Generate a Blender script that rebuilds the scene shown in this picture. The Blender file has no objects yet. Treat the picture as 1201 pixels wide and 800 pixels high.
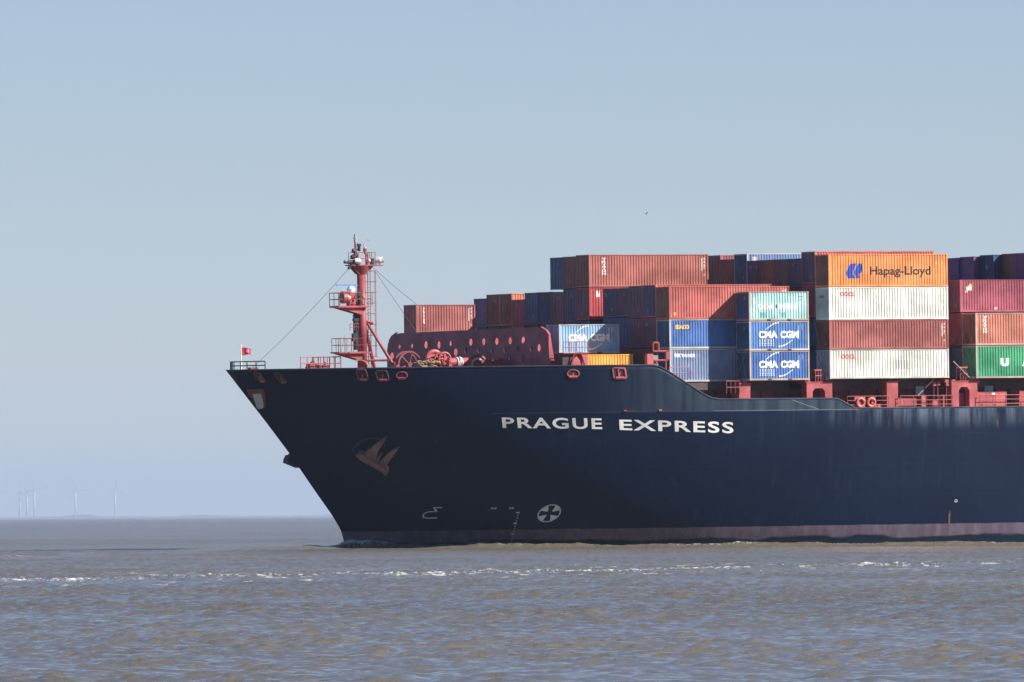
import bpy, bmesh, math, random
import numpy as np
from mathutils import Matrix, Vector

sc = bpy.context.scene
COL = sc.collection
R = math.radians

# ------------------------------------------------------------------ camera
CAM_H = 2.9
cam = bpy.data.cameras.new('camera')
cam.lens = 400.0
cam.sensor_width = 36.0
cam.clip_start = 1.0
cam.clip_end = 120000.0
camo = bpy.data.objects.new('camera', cam)
COL.objects.link(camo)
camo.location = (0, 0, CAM_H)
PITCH = math.atan(204.3 / 13344.0)
camo.matrix_world = (Matrix.Translation((0, 0, CAM_H)) @ Matrix.Rotation(math.pi / 2 + PITCH, 4, 'X')
                     @ Matrix.Rotation(R(-0.35), 4, 'Z'))
sc.camera = camo

# ------------------------------------------------------------------ sky and sun
PSI = R(27.8)
SUN_DIR = Vector((1.431, -0.377, 0.936)).normalized()      # towards the sun
elev = math.asin(SUN_DIR.z)
azim = math.atan2(SUN_DIR.x, SUN_DIR.y)                  # clockwise from +Y
w = bpy.data.worlds.new('World')
sc.world = w
w.use_nodes = True
nt = w.node_tree
nt.nodes.clear()
wo = nt.nodes.new('ShaderNodeOutputWorld')
bg = nt.nodes.new('ShaderNodeBackground')
sky = nt.nodes.new('ShaderNodeTexSky')
sky.sky_type = 'NISHITA'
sky.sun_disc = False
sky.sun_elevation = elev
sky.sun_rotation = azim
sky.altitude = 0
sky.air_density = 0.75
sky.dust_density = 0.0
sky.ozone_density = 2.6
bg.inputs['Strength'].default_value = 0.052
tint = nt.nodes.new('ShaderNodeMix')
tint.data_type = 'RGBA'; tint.blend_type = 'MULTIPLY'
tint.inputs[0].default_value = 1.0
tint.inputs[7].default_value = (0.97, 0.97, 1.14, 1)
nt.links.new(sky.outputs[0], tint.inputs[6])
nt.links.new(tint.outputs[2], bg.inputs[0])
nt.links.new(bg.outputs[0], wo.inputs[0])

sun = bpy.data.lights.new('sun', 'SUN')
sun.energy = 5.0
sun.angle = R(0.5)
sun.color = (1.0, 0.95, 0.87)
suno = bpy.data.objects.new('sun', sun)
COL.objects.link(suno)
suno.rotation_euler = SUN_DIR.to_track_quat('Z', 'Y').to_euler()
suno.location = (200, -100, 300)

sc.view_settings.view_transform = 'Standard'
sc.view_settings.look = 'None'
sc.view_settings.gamma = 1.0
sc.view_settings.use_curve_mapping = False
sc.view_settings.exposure = 0.80
sc.render.engine = 'CYCLES'
sc.cycles.use_denoising = True
sc.cycles.max_bounces = 6
sc.cycles.volume_bounces = 0

# ------------------------------------------------------------------ helpers
def tag(o, label=None, cat=None, group=None, kind=None):
    if label: o['label'] = label
    if cat: o['category'] = cat
    if group: o['group'] = group
    if kind: o['kind'] = kind
    return o

class MB:
    def __init__(self):
        self.v = []; self.f = []; self.m = []
    def add(self, vs, fs, mi=0):
        b = len(self.v)
        self.v.extend([tuple(map(float, p)) for p in vs])
        for q in fs:
            self.f.append([i + b for i in q]); self.m.append(mi)
        return self
    def box(self, x0, x1, y0, y1, z0, z1, mi=0):
        vs = [(x, y, z) for z in (z0, z1) for y in (y0, y1) for x in (x0, x1)]
        return self.add(vs, [(0, 2, 3, 1), (4, 5, 7, 6), (0, 1, 5, 4), (2, 6, 7, 3), (0, 4, 6, 2), (1, 3, 7, 5)], mi)
    def tube(self, p, q, r, r2=None, n=8, mi=0, caps=True):
        p = Vector(p); q = Vector(q); r2 = r if r2 is None else r2
        d = (q - p).normalized()
        a = d.orthogonal().normalized(); b = d.cross(a)
        vs = []
        for c, rr in ((p, r), (q, r2)):
            for k in range(n):
                t = 2 * math.pi * k / n
                vs.append(c + (a * math.cos(t) + b * math.sin(t)) * rr)
        fs = [(k, (k + 1) % n, n + (k + 1) % n, n + k) for k in range(n)]
        if caps:
            fs += [tuple(range(n - 1, -1, -1)), tuple(range(n, 2 * n))]
        return self.add(vs, fs, mi)
    def path(self, pts, r, n=6, mi=0):
        for a, b in zip(pts[:-1], pts[1:]):
            self.tube(a, b, r, n=n, mi=mi)
        return self
    def ring(self, c, ax, Rr, r, n=24, m=6, mi=0, sx=1.0, up=None, a0=0, a1=2 * math.pi):
        c = Vector(c); ax = Vector(ax).normalized()
        up = Vector(up) if up else Vector((0, 0, 1))
        u = up.cross(ax)
        u = u.normalized() if u.length > 1e-4 else ax.orthogonal().normalized()
        v = ax.cross(u)
        full = abs(a1 - a0 - 2 * math.pi) < 1e-6
        cnt = n if full else n + 1
        vs = []
        for i in range(cnt):
            t = a0 + (a1 - a0) * i / n
            rd = u * math.cos(t) * sx + v * math.sin(t)
            for j in range(m):
                s = 2 * math.pi * j / m
                vs.append(c + rd * Rr + (rd.normalized() * math.cos(s) + ax * math.sin(s)) * r)
        fs = []
        for i in range(n):
            i2 = (i + 1) % cnt
            for j in range(m):
                j2 = (j + 1) % m
                fs.append((i * m + j, i2 * m + j, i2 * m + j2, i * m + j2))
        return self.add(vs, fs, mi)
    def prism(self, poly, n, th, mi=0):
        """poly: planar 3-D points, thickened along n by th"""
        n = Vector(n) * th
        k = len(poly)
        a = [Vector(p) for p in poly]; b = [p + n for p in a]
        fs = [tuple(range(k - 1, -1, -1)), tuple(range(k, 2 * k))]
        fs += [(i, (i + 1) % k, k + (i + 1) % k, k + i) for i in range(k)]
        return self.add(a + b, fs, mi)
    def sphere(self, c, r, n=10, m=7, mi=0, sq=(1, 1, 1)):
        vs = []; fs = []
        for i in range(m + 1):
            th = math.pi * i / m
            for k in range(n):
                ph = 2 * math.pi * k / n
                vs.append((c[0] + r * sq[0] * math.sin(th) * math.cos(ph), c[1] + r * sq[1] * math.sin(th) * math.sin(ph), c[2] + r * sq[2] * math.cos(th)))
        for i in range(m):
            for k in range(n):
                fs.append((i * n + k, (i + 1) * n + k, (i + 1) * n + (k + 1) % n, i * n + (k + 1) % n))
        return self.add(vs, fs, mi)
    def mesh(self, name, mats, smooth=False):
        me = bpy.data.meshes.new(name)
        me.from_pydata(self.v, [], self.f)
        for m in (mats if isinstance(mats, (list, tuple)) else [mats]):
            me.materials.append(m)
        if any(self.m):
            me.polygons.foreach_set('material_index', self.m)
        bm = bmesh.new(); bm.from_mesh(me)
        bmesh.ops.recalc_face_normals(bm, faces=bm.faces)
        bm.to_mesh(me); bm.free()
        if smooth:
            me.polygons.foreach_set('use_smooth', [True] * len(me.polygons))
        me.update()
        return me
    def build(self, name, mats, parent=None, smooth=False):
        return link(name, self.mesh(name, mats, smooth), parent)

def link(name, data, parent=None):
    o = bpy.data.objects.new(name, data)
    COL.objects.link(o)
    if parent: o.parent = parent
    return o

def empty(name, mat, label, cat, group=None, kind=None):
    o = bpy.data.objects.new(name, None)
    o.empty_display_size = 0.5
    COL.objects.link(o)
    o.matrix_world = mat
    return tag(o, label, cat, group, kind)

# ------------------------------------------------------------------ materials
class NT:
    def __init__(self, name):
        self.mat = bpy.data.materials.new(name)
        self.mat.use_nodes = True
        self.t = self.mat.node_tree
        self.p = self.t.nodes['Principled BSDF']
        self.out = self.t.nodes['Material Output']
    def n(self, ty, **kw):
        x = self.t.nodes.new(ty)
        for k, v in kw.items(): setattr(x, k, v)
        return x
    def l(self, a, b): self.t.links.new(a, b)
    def val(self, x, sock):
        if isinstance(x, (int, float)): sock.default_value = x
        else: self.l(x, sock)
    def math(self, op, a, b=0.0, clamp=False):
        m = self.n('ShaderNodeMath', operation=op, use_clamp=clamp)
        self.val(a, m.inputs[0]); self.val(b, m.inputs[1])
        return m.outputs[0]
    def ramp(self, x, lo, hi, a=0.0, b=1.0):
        m = self.n('ShaderNodeMapRange', interpolation_type='SMOOTHSTEP')
        self.val(x, m.inputs[0])
        m.inputs[1].default_value = lo; m.inputs[2].default_value = hi
        m.inputs[3].default_value = a; m.inputs[4].default_value = b
        return m.outputs[0]
    def noise(self, vec, scale, detail=3.0, rough=0.55, out=0):
        x = self.n('ShaderNodeTexNoise')
        x.inputs['Scale'].default_value = scale; x.inputs['Detail'].default_value = detail
        x.inputs['Roughness'].default_value = rough
        self.l(vec, x.inputs['Vector'])
        return x.outputs[out]
    def mapping(self, vec, scale=(1, 1, 1), loc=(0, 0, 0)):
        m = self.n('ShaderNodeMapping')
        m.inputs['Scale'].default_value = scale; m.inputs['Location'].default_value = loc
        self.l(vec, m.inputs['Vector'])
        return m.outputs[0]
    def mix(self, f, a, b):
        m = self.n('ShaderNodeMix', data_type='RGBA')
        self.val(f, m.inputs[0])
        for x, s in ((a, m.inputs[6]), (b, m.inputs[7])):
            if isinstance(x, tuple): s.default_value = (*x[:3], 1)
            else: self.l(x, s)
        return m.outputs[2]
    def objvec(self, rnd=True):
        tc = self.n('ShaderNodeTexCoord')
        if not rnd: return tc.outputs['Object']
        oi = self.n('ShaderNodeObjectInfo')
        a = self.n('ShaderNodeVectorMath', operation='ADD')
        mul = self.n('ShaderNodeVectorMath', operation='SCALE')
        cx = self.n('ShaderNodeCombineXYZ')
        self.l(oi.outputs['Random'], cx.inputs[0]); self.l(oi.outputs['Random'], cx.inputs[1])
        self.l(cx.outputs[0], mul.inputs[0]); mul.inputs['Scale'].default_value = 57.0
        self.l(tc.outputs['Object'], a.inputs[0]); self.l(mul.outputs[0], a.inputs[1])
        return a.outputs[0]

PAL = {}
def paint(name, col, rough=0.5, wear=0.5, rust=(0.17, 0.065, 0.03), spec=0.4):
    """weathered paint: soft fading, vertical run marks, some rust freckles"""
    if name in PAL: return PAL[name]
    k = NT(name)
    v = k.objvec()
    big = k.noise(v, 0.45, 4)
    streak = k.noise(k.mapping(v, (5.0, 5.0, 0.35)), 1.0, 4, 0.6)
    fine = k.noise(v, 6.0, 5, 0.65)
    pale = tuple(min(1, c * 1.18 + 0.025) for c in col)
    dark = tuple(c * 0.72 for c in col)
    c = k.mix(k.ramp(big, 0.3, 0.7), dark, pale)
    c = k.mix(k.math('MULTIPLY', k.ramp(streak, 0.5, 0.75), 0.5 * wear), c, tuple(x * 0.6 + 0.02 for x in col))
    f = k.math('MULTIPLY', k.ramp(fine, 0.62, 0.74), k.ramp(streak, 0.45, 0.62))
    c = k.mix(k.math('MULTIPLY', f, 0.9 * wear), c, rust)
    k.l(c, k.p.inputs['Base Color'])
    k.val(k.ramp(fine, 0.2, 0.8, rough - 0.1, rough + 0.15), k.p.inputs['Roughness'])
    k.p.inputs['Specular IOR Level'].default_value = spec
    b = k.n('ShaderNodeBump'); b.inputs['Strength'].default_value = .5; b.inputs['Distance'].default_value = .06
    k.l(k.noise(k.mapping(v, (1.1, 1.1, .9), (2, 5, 1)), 1.0, 3, .5), b.inputs['Height'])
    k.l(b.outputs[0], k.p.inputs['Normal'])
    PAL[name] = k.mat
    return k.mat

def flat(name, col, rough=0.5, metal=0.0):
    if name in PAL: return PAL[name]
    k = NT(name)
    v = k.objvec()
    c = k.mix(k.ramp(k.noise(v, 3.0, 4), 0.3, 0.7), tuple(x * 0.85 for x in col), tuple(min(1, x * 1.1) for x in col))
    k.l(c, k.p.inputs['Base Color'])
    k.p.inputs['Roughness'].default_value = rough
    k.p.inputs['Metallic'].default_value = metal
    PAL[name] = k.mat
    return k.mat

M_RED = paint('salmon_deck_paint', (0.41, 0.072, 0.075), 0.5, 0.5)
M_MAST = paint('mast_paint', (0.31, 0.052, 0.06), 0.5, 0.6)
M_REDD = paint('dull_red_deck_paint', (0.30, 0.05, 0.05), 0.55, 0.7)
M_MAROON = paint('maroon_breakwater_paint', (0.19, 0.045, 0.085), 0.55, 0.4)
M_NAVYP = paint('navy_rail_paint', (0.03, 0.035, 0.05), 0.5, 0.3)
M_WHITE = flat('white_marking_paint', (0.72, 0.72, 0.68), 0.5)
M_WHITEP = flat('white_gloss_paint', (0.8, 0.8, 0.8), 0.35)
M_BLACK = flat('black_rubber', (0.012, 0.012, 0.014), 0.6)
M_DARK = flat('recess_shade_paint', (0.02, 0.014, 0.018), 0.7)  # near-black that paints the shade of openings onto the shell
M_STEEL = flat('galvanised_wire', (0.22, 0.22, 0.23), 0.5, 0.3)
M_ROPE = flat('mooring_rope', (.3, .22, .13), .9)
M_ANCHOR = paint('rusty_anchor_iron', (.19, .095, .07), .85, .8)

# ------------------------------------------------------------------ ship frame: x aft from the stem head, y to starboard, z up
a_ = Vector((math.cos(PSI) * math.cos(R(.45)), math.sin(PSI) * math.cos(R(.45)), math.sin(R(.45))))
n_ = Vector((math.sin(PSI), -math.cos(PSI), 0))
z_ = (-n_).cross(-a_) if False else a_.cross(-n_)
P0 = Vector((-25.2493, 1003.4872, 0.0))
MS = Matrix(((a_.x, -n_.x, z_.x, P0.x), (a_.y, -n_.y, z_.y, P0.y), (a_.z, -n_.z, z_.z, P0.z), (0, 0, 0, 1)))
SHIP = empty('container_ship', MS, 'navy blue container ship with a raked bow and PRAGUE EXPRESS in white on its side', 'ship')

SZ = np.array([-4, -2, -.2, .66, 1.65, 2.89, 5.36, 8.44, 11.27, 13.1, 15.83, 18])
SS = np.array([11.3, 11.5, 11.59, 11.57, 11.25, 10.45, 8.56, 6.28, 3.97, 2.42, .13, -1.6])
def stem(z): return np.interp(z, SZ, SS)
def half_breadth_table(dx, by, win=5.0):
    x = np.arange(-40, 200, .25)
    y = np.sign(x) * np.interp(np.abs(x), dx, by)
    k = np.hanning(int(win / .25) * 2 + 1); k /= k.sum()
    return x, np.convolve(y, k, 'same')
DECK_LINE = half_breadth_table([0, 3, 6, 9, 13, 18, 24, 30, 36, 46], [0, 4.5, 8.3, 11.4, 14.4, 17.1, 19.3, 20.6, 21.2, 21.4])
WATER_LINE = half_breadth_table([0, 4, 8, 14, 22, 32, 45, 60, 75], [0, 2.9, 5.8, 9.6, 13.6, 17.0, 19.7, 21.0, 21.4])
def hb(s, z):
    """half breadth of the shell"""
    s = np.asarray(s, float); z = np.asarray(z, float)
    u = np.clip(z / 15.8, 0, 1); g = 1 - (1 - u) ** 2.8
    st = stem(z); k = np.exp(-(np.maximum(s - st, 0) / 14.) ** 2)
    so = st * k + 6.0 * (1 - k)
    d = np.maximum(s - so, 0)
    d = np.where(s <= st, 0, np.minimum(d, np.maximum(s - st, 0) * 3))
    return np.maximum((1 - g) * np.interp(d, *WATER_LINE) + g * np.interp(d, *DECK_LINE), 0)
TOPS = [(0, 15.80), (28, 15.78), (32.2, 15.76), (32.9, 15.60), (33.6, 15.22), (36.2, 13.55), (37.0, 13.08), (37.6, 12.82), (38.4, 12.70),
        (49.9, 12.66), (50.4, 12.45), (51.7, 11.78), (200, 11.75)]
def ztop(s): return np.interp(s, [a for a, b in TOPS], [b for a, b in TOPS])
S_END = 150.0

def hull_material():
    k = NT('navy_hull_paint')
    tc = k.n('ShaderNodeTexCoord'); v = tc.outputs['Object']
    sp = k.n('ShaderNodeSeparateXYZ'); k.l(v, sp.inputs[0])
    s, z = sp.outputs[0], sp.outputs[2]
    big = k.noise(k.mapping(v, (.12, .12, .3)), 1.0, 5, .6)
    st = k.noise(k.mapping(v, (1.3, 1.3, .06)), 1.0, 5, .65)
    st2 = k.noise(k.mapping(v, (.55, .55, .16), (9, 4, 2)), 1.0, 5, .6)
    fine = k.noise(k.mapping(v, (2.5, 2.5, 1.0)), 1.0, 6, .7)
    c = k.mix(k.ramp(big, .3, .7), (.0022, .0072, .025), (.0036, .0100, .031))
    # salt and scuffing along the upper strake
    up = k.math('MULTIPLY', k.ramp(z, 9.6, 11.75), k.ramp(s, 44.5, 57))
    up = k.math('MULTIPLY', up, k.ramp(k.math('ADD', st, k.math('MULTIPLY', st2, .6)), .62, 1.0))
    c = k.mix(k.math('MULTIPLY', up, .9, True), c, (.11, .145, .20))
    up2 = k.math('MULTIPLY', k.ramp(z, 11.55, 11.72), k.ramp(s, 24, 40))
    c = k.mix(k.math('MULTIPLY', up2, k.ramp(st, .3, .75, .25, .8)), c, (.06, .085, .11))
    faint = k.math('MULTIPLY', k.ramp(st, .56, .78), k.ramp(s, 20, 45, .12, .35))
    c = k.mix(faint, c, (.028, .038, .055))
    scuff = k.math('MULTIPLY', k.ramp(fine, .6, .74), k.ramp(st2, .55, .7))
    c = k.mix(k.math('MULTIPLY', scuff, .4), c, (.1, .11, .12))
    rst = k.math('MULTIPLY', k.ramp(k.noise(k.mapping(v, (1.9, 1.9, .22), (3, 3, 3)), 1.0, 5, .7), .6, .74), k.math('MULTIPLY', k.ramp(z, 9.6, 10.3), k.ramp(s, 50, 58)))
    c = k.mix(k.math('MULTIPLY', rst, .7), c, (.2, .11, .07))
    # welded butts and seams, a little lighter than the plating, and long faint runs from the deck edge
    def seam(co, period, wd):
        fr = k.math('FRACT', k.math('DIVIDE', co, period))
        return k.ramp(k.math('ABSOLUTE', k.math('SUBTRACT', fr, .5)), 0.0, wd, 1.0, 0.0)
    sm = k.math('MAXIMUM', k.math('MULTIPLY', seam(s, 11.3, .006), .8), seam(z, 2.72, .016))
    sm = k.math('MULTIPLY', sm, k.ramp(big, .35, .65, .15, .5))
    c = k.mix(sm, c, (.018, .028, .05))
    run = k.noise(k.mapping(v, (.8, .8, .035), (4, 2, 8)), 1.0, 5, .7)
    rm = k.math('MULTIPLY', k.ramp(run, .58, .72), k.ramp(big, .4, .62))
    c = k.mix(k.math('MULTIPLY', rm, .35), c, (.035, .042, .055))
    # boot topping and the wet band over the water
    edge = k.math('ADD', z, k.math('MULTIPLY', k.math('SUBTRACT', st2, .5), .16))
    boot = k.ramp(edge, 1.40, 1.47, 1.0, 0.0)
    bc = k.mix(k.ramp(st, .35, .7), (.080, .060, .085), (.125, .096, .128))
    bc = k.mix(k.math('MULTIPLY', k.ramp(fine, .5, .7), .45), bc, (.05, .05, .055))
    c = k.mix(boot, c, bc)
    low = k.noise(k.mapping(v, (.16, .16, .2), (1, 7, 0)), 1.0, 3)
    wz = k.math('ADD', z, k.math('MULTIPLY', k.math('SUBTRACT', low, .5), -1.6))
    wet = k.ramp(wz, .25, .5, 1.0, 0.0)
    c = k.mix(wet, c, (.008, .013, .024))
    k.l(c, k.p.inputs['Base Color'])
    k.val(k.math('SUBTRACT', k.ramp(fine, .2, .8, .36, .5), k.math('MULTIPLY', wet, .2)), k.p.inputs['Roughness'])
    k.p.inputs['Specular IOR Level'].default_value = .10
    b = k.n('ShaderNodeBump'); b.inputs['Strength'].default_value = .35; b.inputs['Distance'].default_value = .08
    wv = k.n('ShaderNodeTexWave', wave_type='BANDS', bands_direction='X', wave_profile='SIN')
    wv.inputs['Scale'].default_value = .38; wv.inputs['Distortion'].default_value = .6; wv.inputs['Detail'].default_value = 1
    k.l(v, wv.inputs['Vector'])
    wz2 = k.n('ShaderNodeTexWave', wave_type='BANDS', bands_direction='Z', wave_profile='SIN')
    wz2.inputs['Scale'].default_value = .16; wz2.inputs['Distortion'].default_value = .3
    k.l(v, wz2.inputs['Vector'])
    hh = k.math('ADD', k.noise(k.mapping(v, (.5, .5, .45)), 1.0, 3), k.math('ADD', k.math('MULTIPLY', wv.outputs['Fac'], .05), k.math('MULTIPLY', wz2.outputs['Fac'], .12)))
    k.l(hh, b.inputs['Height'])
    k.l(b.outputs[0], k.p.inputs['Normal'])
    return k.mat
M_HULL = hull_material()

def make_hull():
    sv = np.concatenate([np.array([0, .05, .12, .22, .35, .5, .7, .95, 1.25, 1.6, 2.0, 2.5]), np.arange(3.1, 32.0, .7),
                         np.arange(32.2, 38.6, .25), np.arange(39.1, 49.8, 1.2), np.arange(49.9, 51.9, .17), np.arange(52.5, 80, 2.0), np.arange(80, S_END + .1, 5)])
    zl = list(np.arange(-1.6, 11.7, .35)) + [11.69]
    rows = len(zl) + 10
    nv = len(sv)
    V = {}
    verts = []; faces = []
    for side in (1, -1):
        idx = np.zeros((rows, nv), int)
        for i in range(rows):
            for j, S in enumerate(sv):
                if i < len(zl): z = zl[i]
                else:
                    q = (i - len(zl) + 1) / 10.0
                    z = 11.69 + (float(ztop(S)) - 11.69) * q
                s = S + float(stem(z)) * max(0.0, 1 - S / 30.0)
                b = float(hb(s, z)) if j else 0.0
                if j == 0:
                    s = float(stem(z))
                kk = (i, j, side if j else 0)
                if kk not in V:
                    V[kk] = len(verts); verts.append((s, -side * b, z))
                idx[i, j] = V[kk]
        for i in range(rows - 1):
            for j in range(nv - 1):
                q = (idx[i, j], idx[i, j + 1], idx[i + 1, j + 1], idx[i + 1, j])
                faces.append(q if side == 1 else q[::-1])
    # transom
    for i in range(rows - 1):
        faces.append((V[(i, nv - 1, 1)], V[(i, nv - 1, -1)], V[(i + 1, nv - 1, -1)], V[(i + 1, nv - 1, 1)]))
    me = bpy.data.meshes.new('hull')
    me.from_pydata(verts, [], faces)
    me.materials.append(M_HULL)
    me.polygons.foreach_set('use_smooth', [True] * len(me.polygons))
    me.update()
    o = link('hull', me, SHIP)
    so = o.modifiers.new('plate', 'SOLIDIFY'); so.thickness = .06; so.offset = -1
    return o
HULL = make_hull()

def hp(s, z, off=0.0):
    """point on the port shell, pushed outwards by off"""
    b = float(hb(s, z))
    e = .05
    ts = (float(hb(s + e, z)) - float(hb(s - e, z))) / (2 * e)
    tz = (float(hb(s, z + e)) - float(hb(s, z - e))) / (2 * e)
    n = Vector((-ts, -1.0, -tz)).normalized()
    return Vector((s, -b, z)) + n * off
def hn(s, z):
    return (hp(s, z, 1.0) - hp(s, z, 0.0)).normalized()
def hframe(s, z):
    n = hn(s, z)
    up = (Vector((0, 0, 1)) - n * n.z).normalized()
    ax = up.cross(n).normalized()
    if ax.x < 0: ax = -ax
    return n, ax, up

# bulwark rail cap
mb = MB()
for side in (1, -1):
    pts = []
    for S in np.concatenate([np.arange(0.3, 32.0, 1.0), np.arange(32.2, 38.6, .3), np.arange(39.1, 49.8, 1.2), np.arange(49.9, 51.9, .2), np.arange(52.5, 80, 3)]):
        z = float(ztop(S)); pts.append(Vector((S, -side * float(hb(S, z)), z + .02)))
    mb.path(pts, .07, 6)
mb.build('bulwark_rail', paint('worn_rail_paint', (.035, .045, .065), .5, .9), SHIP)

# decks
def deck(name, s0_, s1_, z, mat, inset=.12):
    ss = np.linspace(s0_, s1_, 40)
    vs = []; fs = []
    for s in ss:
        b = max(.02, float(hb(s, z)) - inset)
        vs += [(s, -b, z), (s, b, z)]
    for i in range(len(ss) - 1):
        fs.append((2 * i, 2 * i + 2, 2 * i + 3, 2 * i + 1))
    MB().add(vs, fs).build(name, mat, SHIP)
deck('foredeck', 1.5, 33.4, 14.55, M_REDD)
deck('main_deck', 33.4, 149.5, 11.62, M_REDD)
MB().box(33.3, 33.4, -18.4, 18.4, 11.62, 14.55).build('deck_break_bulkhead', M_REDD, SHIP)
# hatch coaming and covers
mb = MB()
mb.box(33.6, 148, -17.9, 17.9, 11.62, 13.55)
for s in np.arange(35.0, 100, 1.5):
    mb.box(s, s + .08, -18.25, -17.9, 11.7, 13.45)
mb.box(33.6, 148, -18.35, 18.35, 13.45, 13.55)
mb.build('hatch_coaming', paint('hatch_coaming_paint', (.13, .03, .035), .6, .6), SHIP)

# ------------------------------------------------------------------ text helpers
_tc = {}
def text_bm(txt, size=1.0, bold=0.0, spacing=1.0):
    cu = bpy.data.curves.new('txt', 'FONT')
    cu.body = txt; cu.size = size; cu.offset = bold; cu.space_character = spacing
    cu.resolution_u = 4
    ob = bpy.data.objects.new('txt', cu)
    COL.objects.link(ob)
    bpy.context.view_layer.update()
    me = bpy.data.meshes.new_from_object(ob.evaluated_get(bpy.context.evaluated_depsgraph_get()))
    bm = bmesh.new(); bm.from_mesh(me)
    bpy.data.objects.remove(ob); bpy.data.curves.remove(cu); bpy.data.meshes.remove(me)
    xs = [v.co.x for v in bm.verts]; ys = [v.co.y for v in bm.verts]
    return bm, (min(xs), max(xs), min(ys), max(ys))
def fit(bm, bb, x0, x1, y0, y1):
    for v in bm.verts:
        v.co.x = x0 + (v.co.x - bb[0]) / (bb[1] - bb[0]) * (x1 - x0)
        v.co.y = y0 + (v.co.y - bb[2]) / (bb[3] - bb[2]) * (y1 - y0)
def poly_bm(polys):
    bm = bmesh.new()
    for p in polys:
        vs = [bm.verts.new((x, y, 0)) for x, y in p]
        bm.faces.new(vs)
    bmesh.ops.triangulate(bm, faces=bm.faces[:])
    return bm
def cut_x(bm, xs):
    for x in xs:
        bmesh.ops.bisect_plane(bm, geom=bm.verts[:] + bm.edges[:] + bm.faces[:], plane_co=(x, 0, 0), plane_no=(1, 0, 0))
def cut_y(bm, ys):
    for y in ys:
        bmesh.ops.bisect_plane(bm, geom=bm.verts[:] + bm.edges[:] + bm.faces[:], plane_co=(0, y, 0), plane_no=(0, 1, 0))
def bm_obj(bm, name, mat, parent):
    me = bpy.data.meshes.new(name); bm.to_mesh(me); bm.free()
    me.materials.append(mat)
    return link(name, me, parent)
def stroke(pts, wd):
    """polygons of a stroked polyline of width wd (or list of widths)"""
    n = len(pts); ws = wd if isinstance(wd, (list, tuple)) else [wd] * n
    out = []
    for i in range(n - 1):
        a = Vector(pts[i]); b = Vector(pts[i + 1]); d = (b - a).normalized()
        q = Vector((-d.y, d.x)) / 2
        a = a - d * ws[i] * .3; b = b + d * ws[i + 1] * .3
        out.append([a + q * ws[i], b + q * ws[i + 1], b - q * ws[i + 1], a - q * ws[i]])
    return out

def on_hull(bm, name, mat, step=.45, off=.012, parent=None, zbase=0.0, zslope=0.0, shear=0.0):
    """bm lies in (s, z); wrap it on the port shell"""
    if len(bm.verts):
        xs = [v.co.x for v in bm.verts]; ys = [v.co.y for v in bm.verts]
        cut_x(bm, np.arange(min(xs) + step, max(xs), step))
        cut_y(bm, np.arange(min(ys) + step, max(ys), step))
    for v in bm.verts:
        s, z = v.co.x, v.co.y
        v.co = hp(s, z, off)
    return bm_obj(bm, name, mat, parent or SHIP)

# ship's name: two words, extended bold capitals
M_NAME = paint('ship_name_paint', (.64, .63, .58), .55, .5, rust=(.5, .38, .22))
def name_word(txt, sl, sr, zl0, zl1, zr0, zr1, sh0, sh1):
    bm, bb = text_bm(txt, 1.0, .022, 1.16)
    fit(bm, bb, 0, 1, 0, 1)
    for v in bm.verts:
        x, y = v.co.x, v.co.y
        v.co.x = sl + (sr - sl) * x + (1 - y) * (sh0 + (sh1 - sh0) * x)
        v.co.y = (zl0 + (zr0 - zl0) * x) * (1 - y) + (zl1 + (zr1 - zl1) * x) * y
    on_hull(bm, 'ship_name', M_NAME)
name_word('PRAGUE', 19.71, 27.81, 10.41, 11.35, 10.19, 11.16, .16, .10)
name_word('EXPRESS', 29.30, 39.69, 10.10, 11.03, 9.68, 10.69, .10, .04)

# small painted marks
hm = flat('hull_mark_paint', (.55, .58, .6), .5)
bs, bz = 16.22, 3.13
K_B = .72
bm = poly_bm(stroke([(bs + K_B * x, bz + y) for x, y in ((1.35, .36), (.62, .36), (1.08, .02), (.45, .0), (.18, -.06), (.05, -.2), (.04, -.34), (.16, -.48), (.42, -.56), (1.4, -.56))], .085))
on_hull(bm, 'bulbous_bow_mark', hm)
# bow thruster mark
def circ(cx, cy, rx, ry, a0, a1, n=20):
    return [(cx + rx * math.cos(a0 + (a1 - a0) * i / n), cy + ry * math.sin(a0 + (a1 - a0) * i / n)) for i in range(n + 1)]
tx, tz = 24.99, 2.86
polys = stroke(circ(tx, tz, .81, .74, 0, 2 * math.pi, 36), .085)
for k in range(4):
    a = math.pi / 4 + k * math.pi / 2
    arc = circ(tx, tz, .76, .69, a - .42, a + .42, 8)
    polys.append([(tx + .2 * math.cos(a), tz + .18 * math.sin(a))] + arc)
on_hull(poly_bm(polys), 'bow_thruster_mark', flat('thruster_mark_paint', (.5, .56, .62), .5))
# draught scale
def tiny_text(txt, s, z, wd, ht, name='draught_mark', mat=None):
    bm, bb = text_bm(txt, 1.0, .02)
    fit(bm, bb, s - wd / 2, s + wd / 2, z - ht / 2, z + ht / 2)
    on_hull(bm, name, mat or hm)
for i in range(12):
    q = i / 11
    s_ = 22.67 + .43 * q; z_q = 2.95 - 2.62 * q
    big = i in (0, 4, 8)
    tiny_text({0: '9M', 4: '8M', 8: '7M'}.get(i, '2468'[(3 - i) % 4]), s_ - (.06 if big else 0), z_q, .26 if big else .085, .15 if big else .12)
for s_ in (20.78, 22.05):
    tiny_text('TUG', s_ - .05, 3.36,   .45 if s_ < 21.5 else .36, .17, 'tug_mark')
tiny_text('O', 62.1, 3.45, .3, .26, 'hull_mark')
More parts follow.
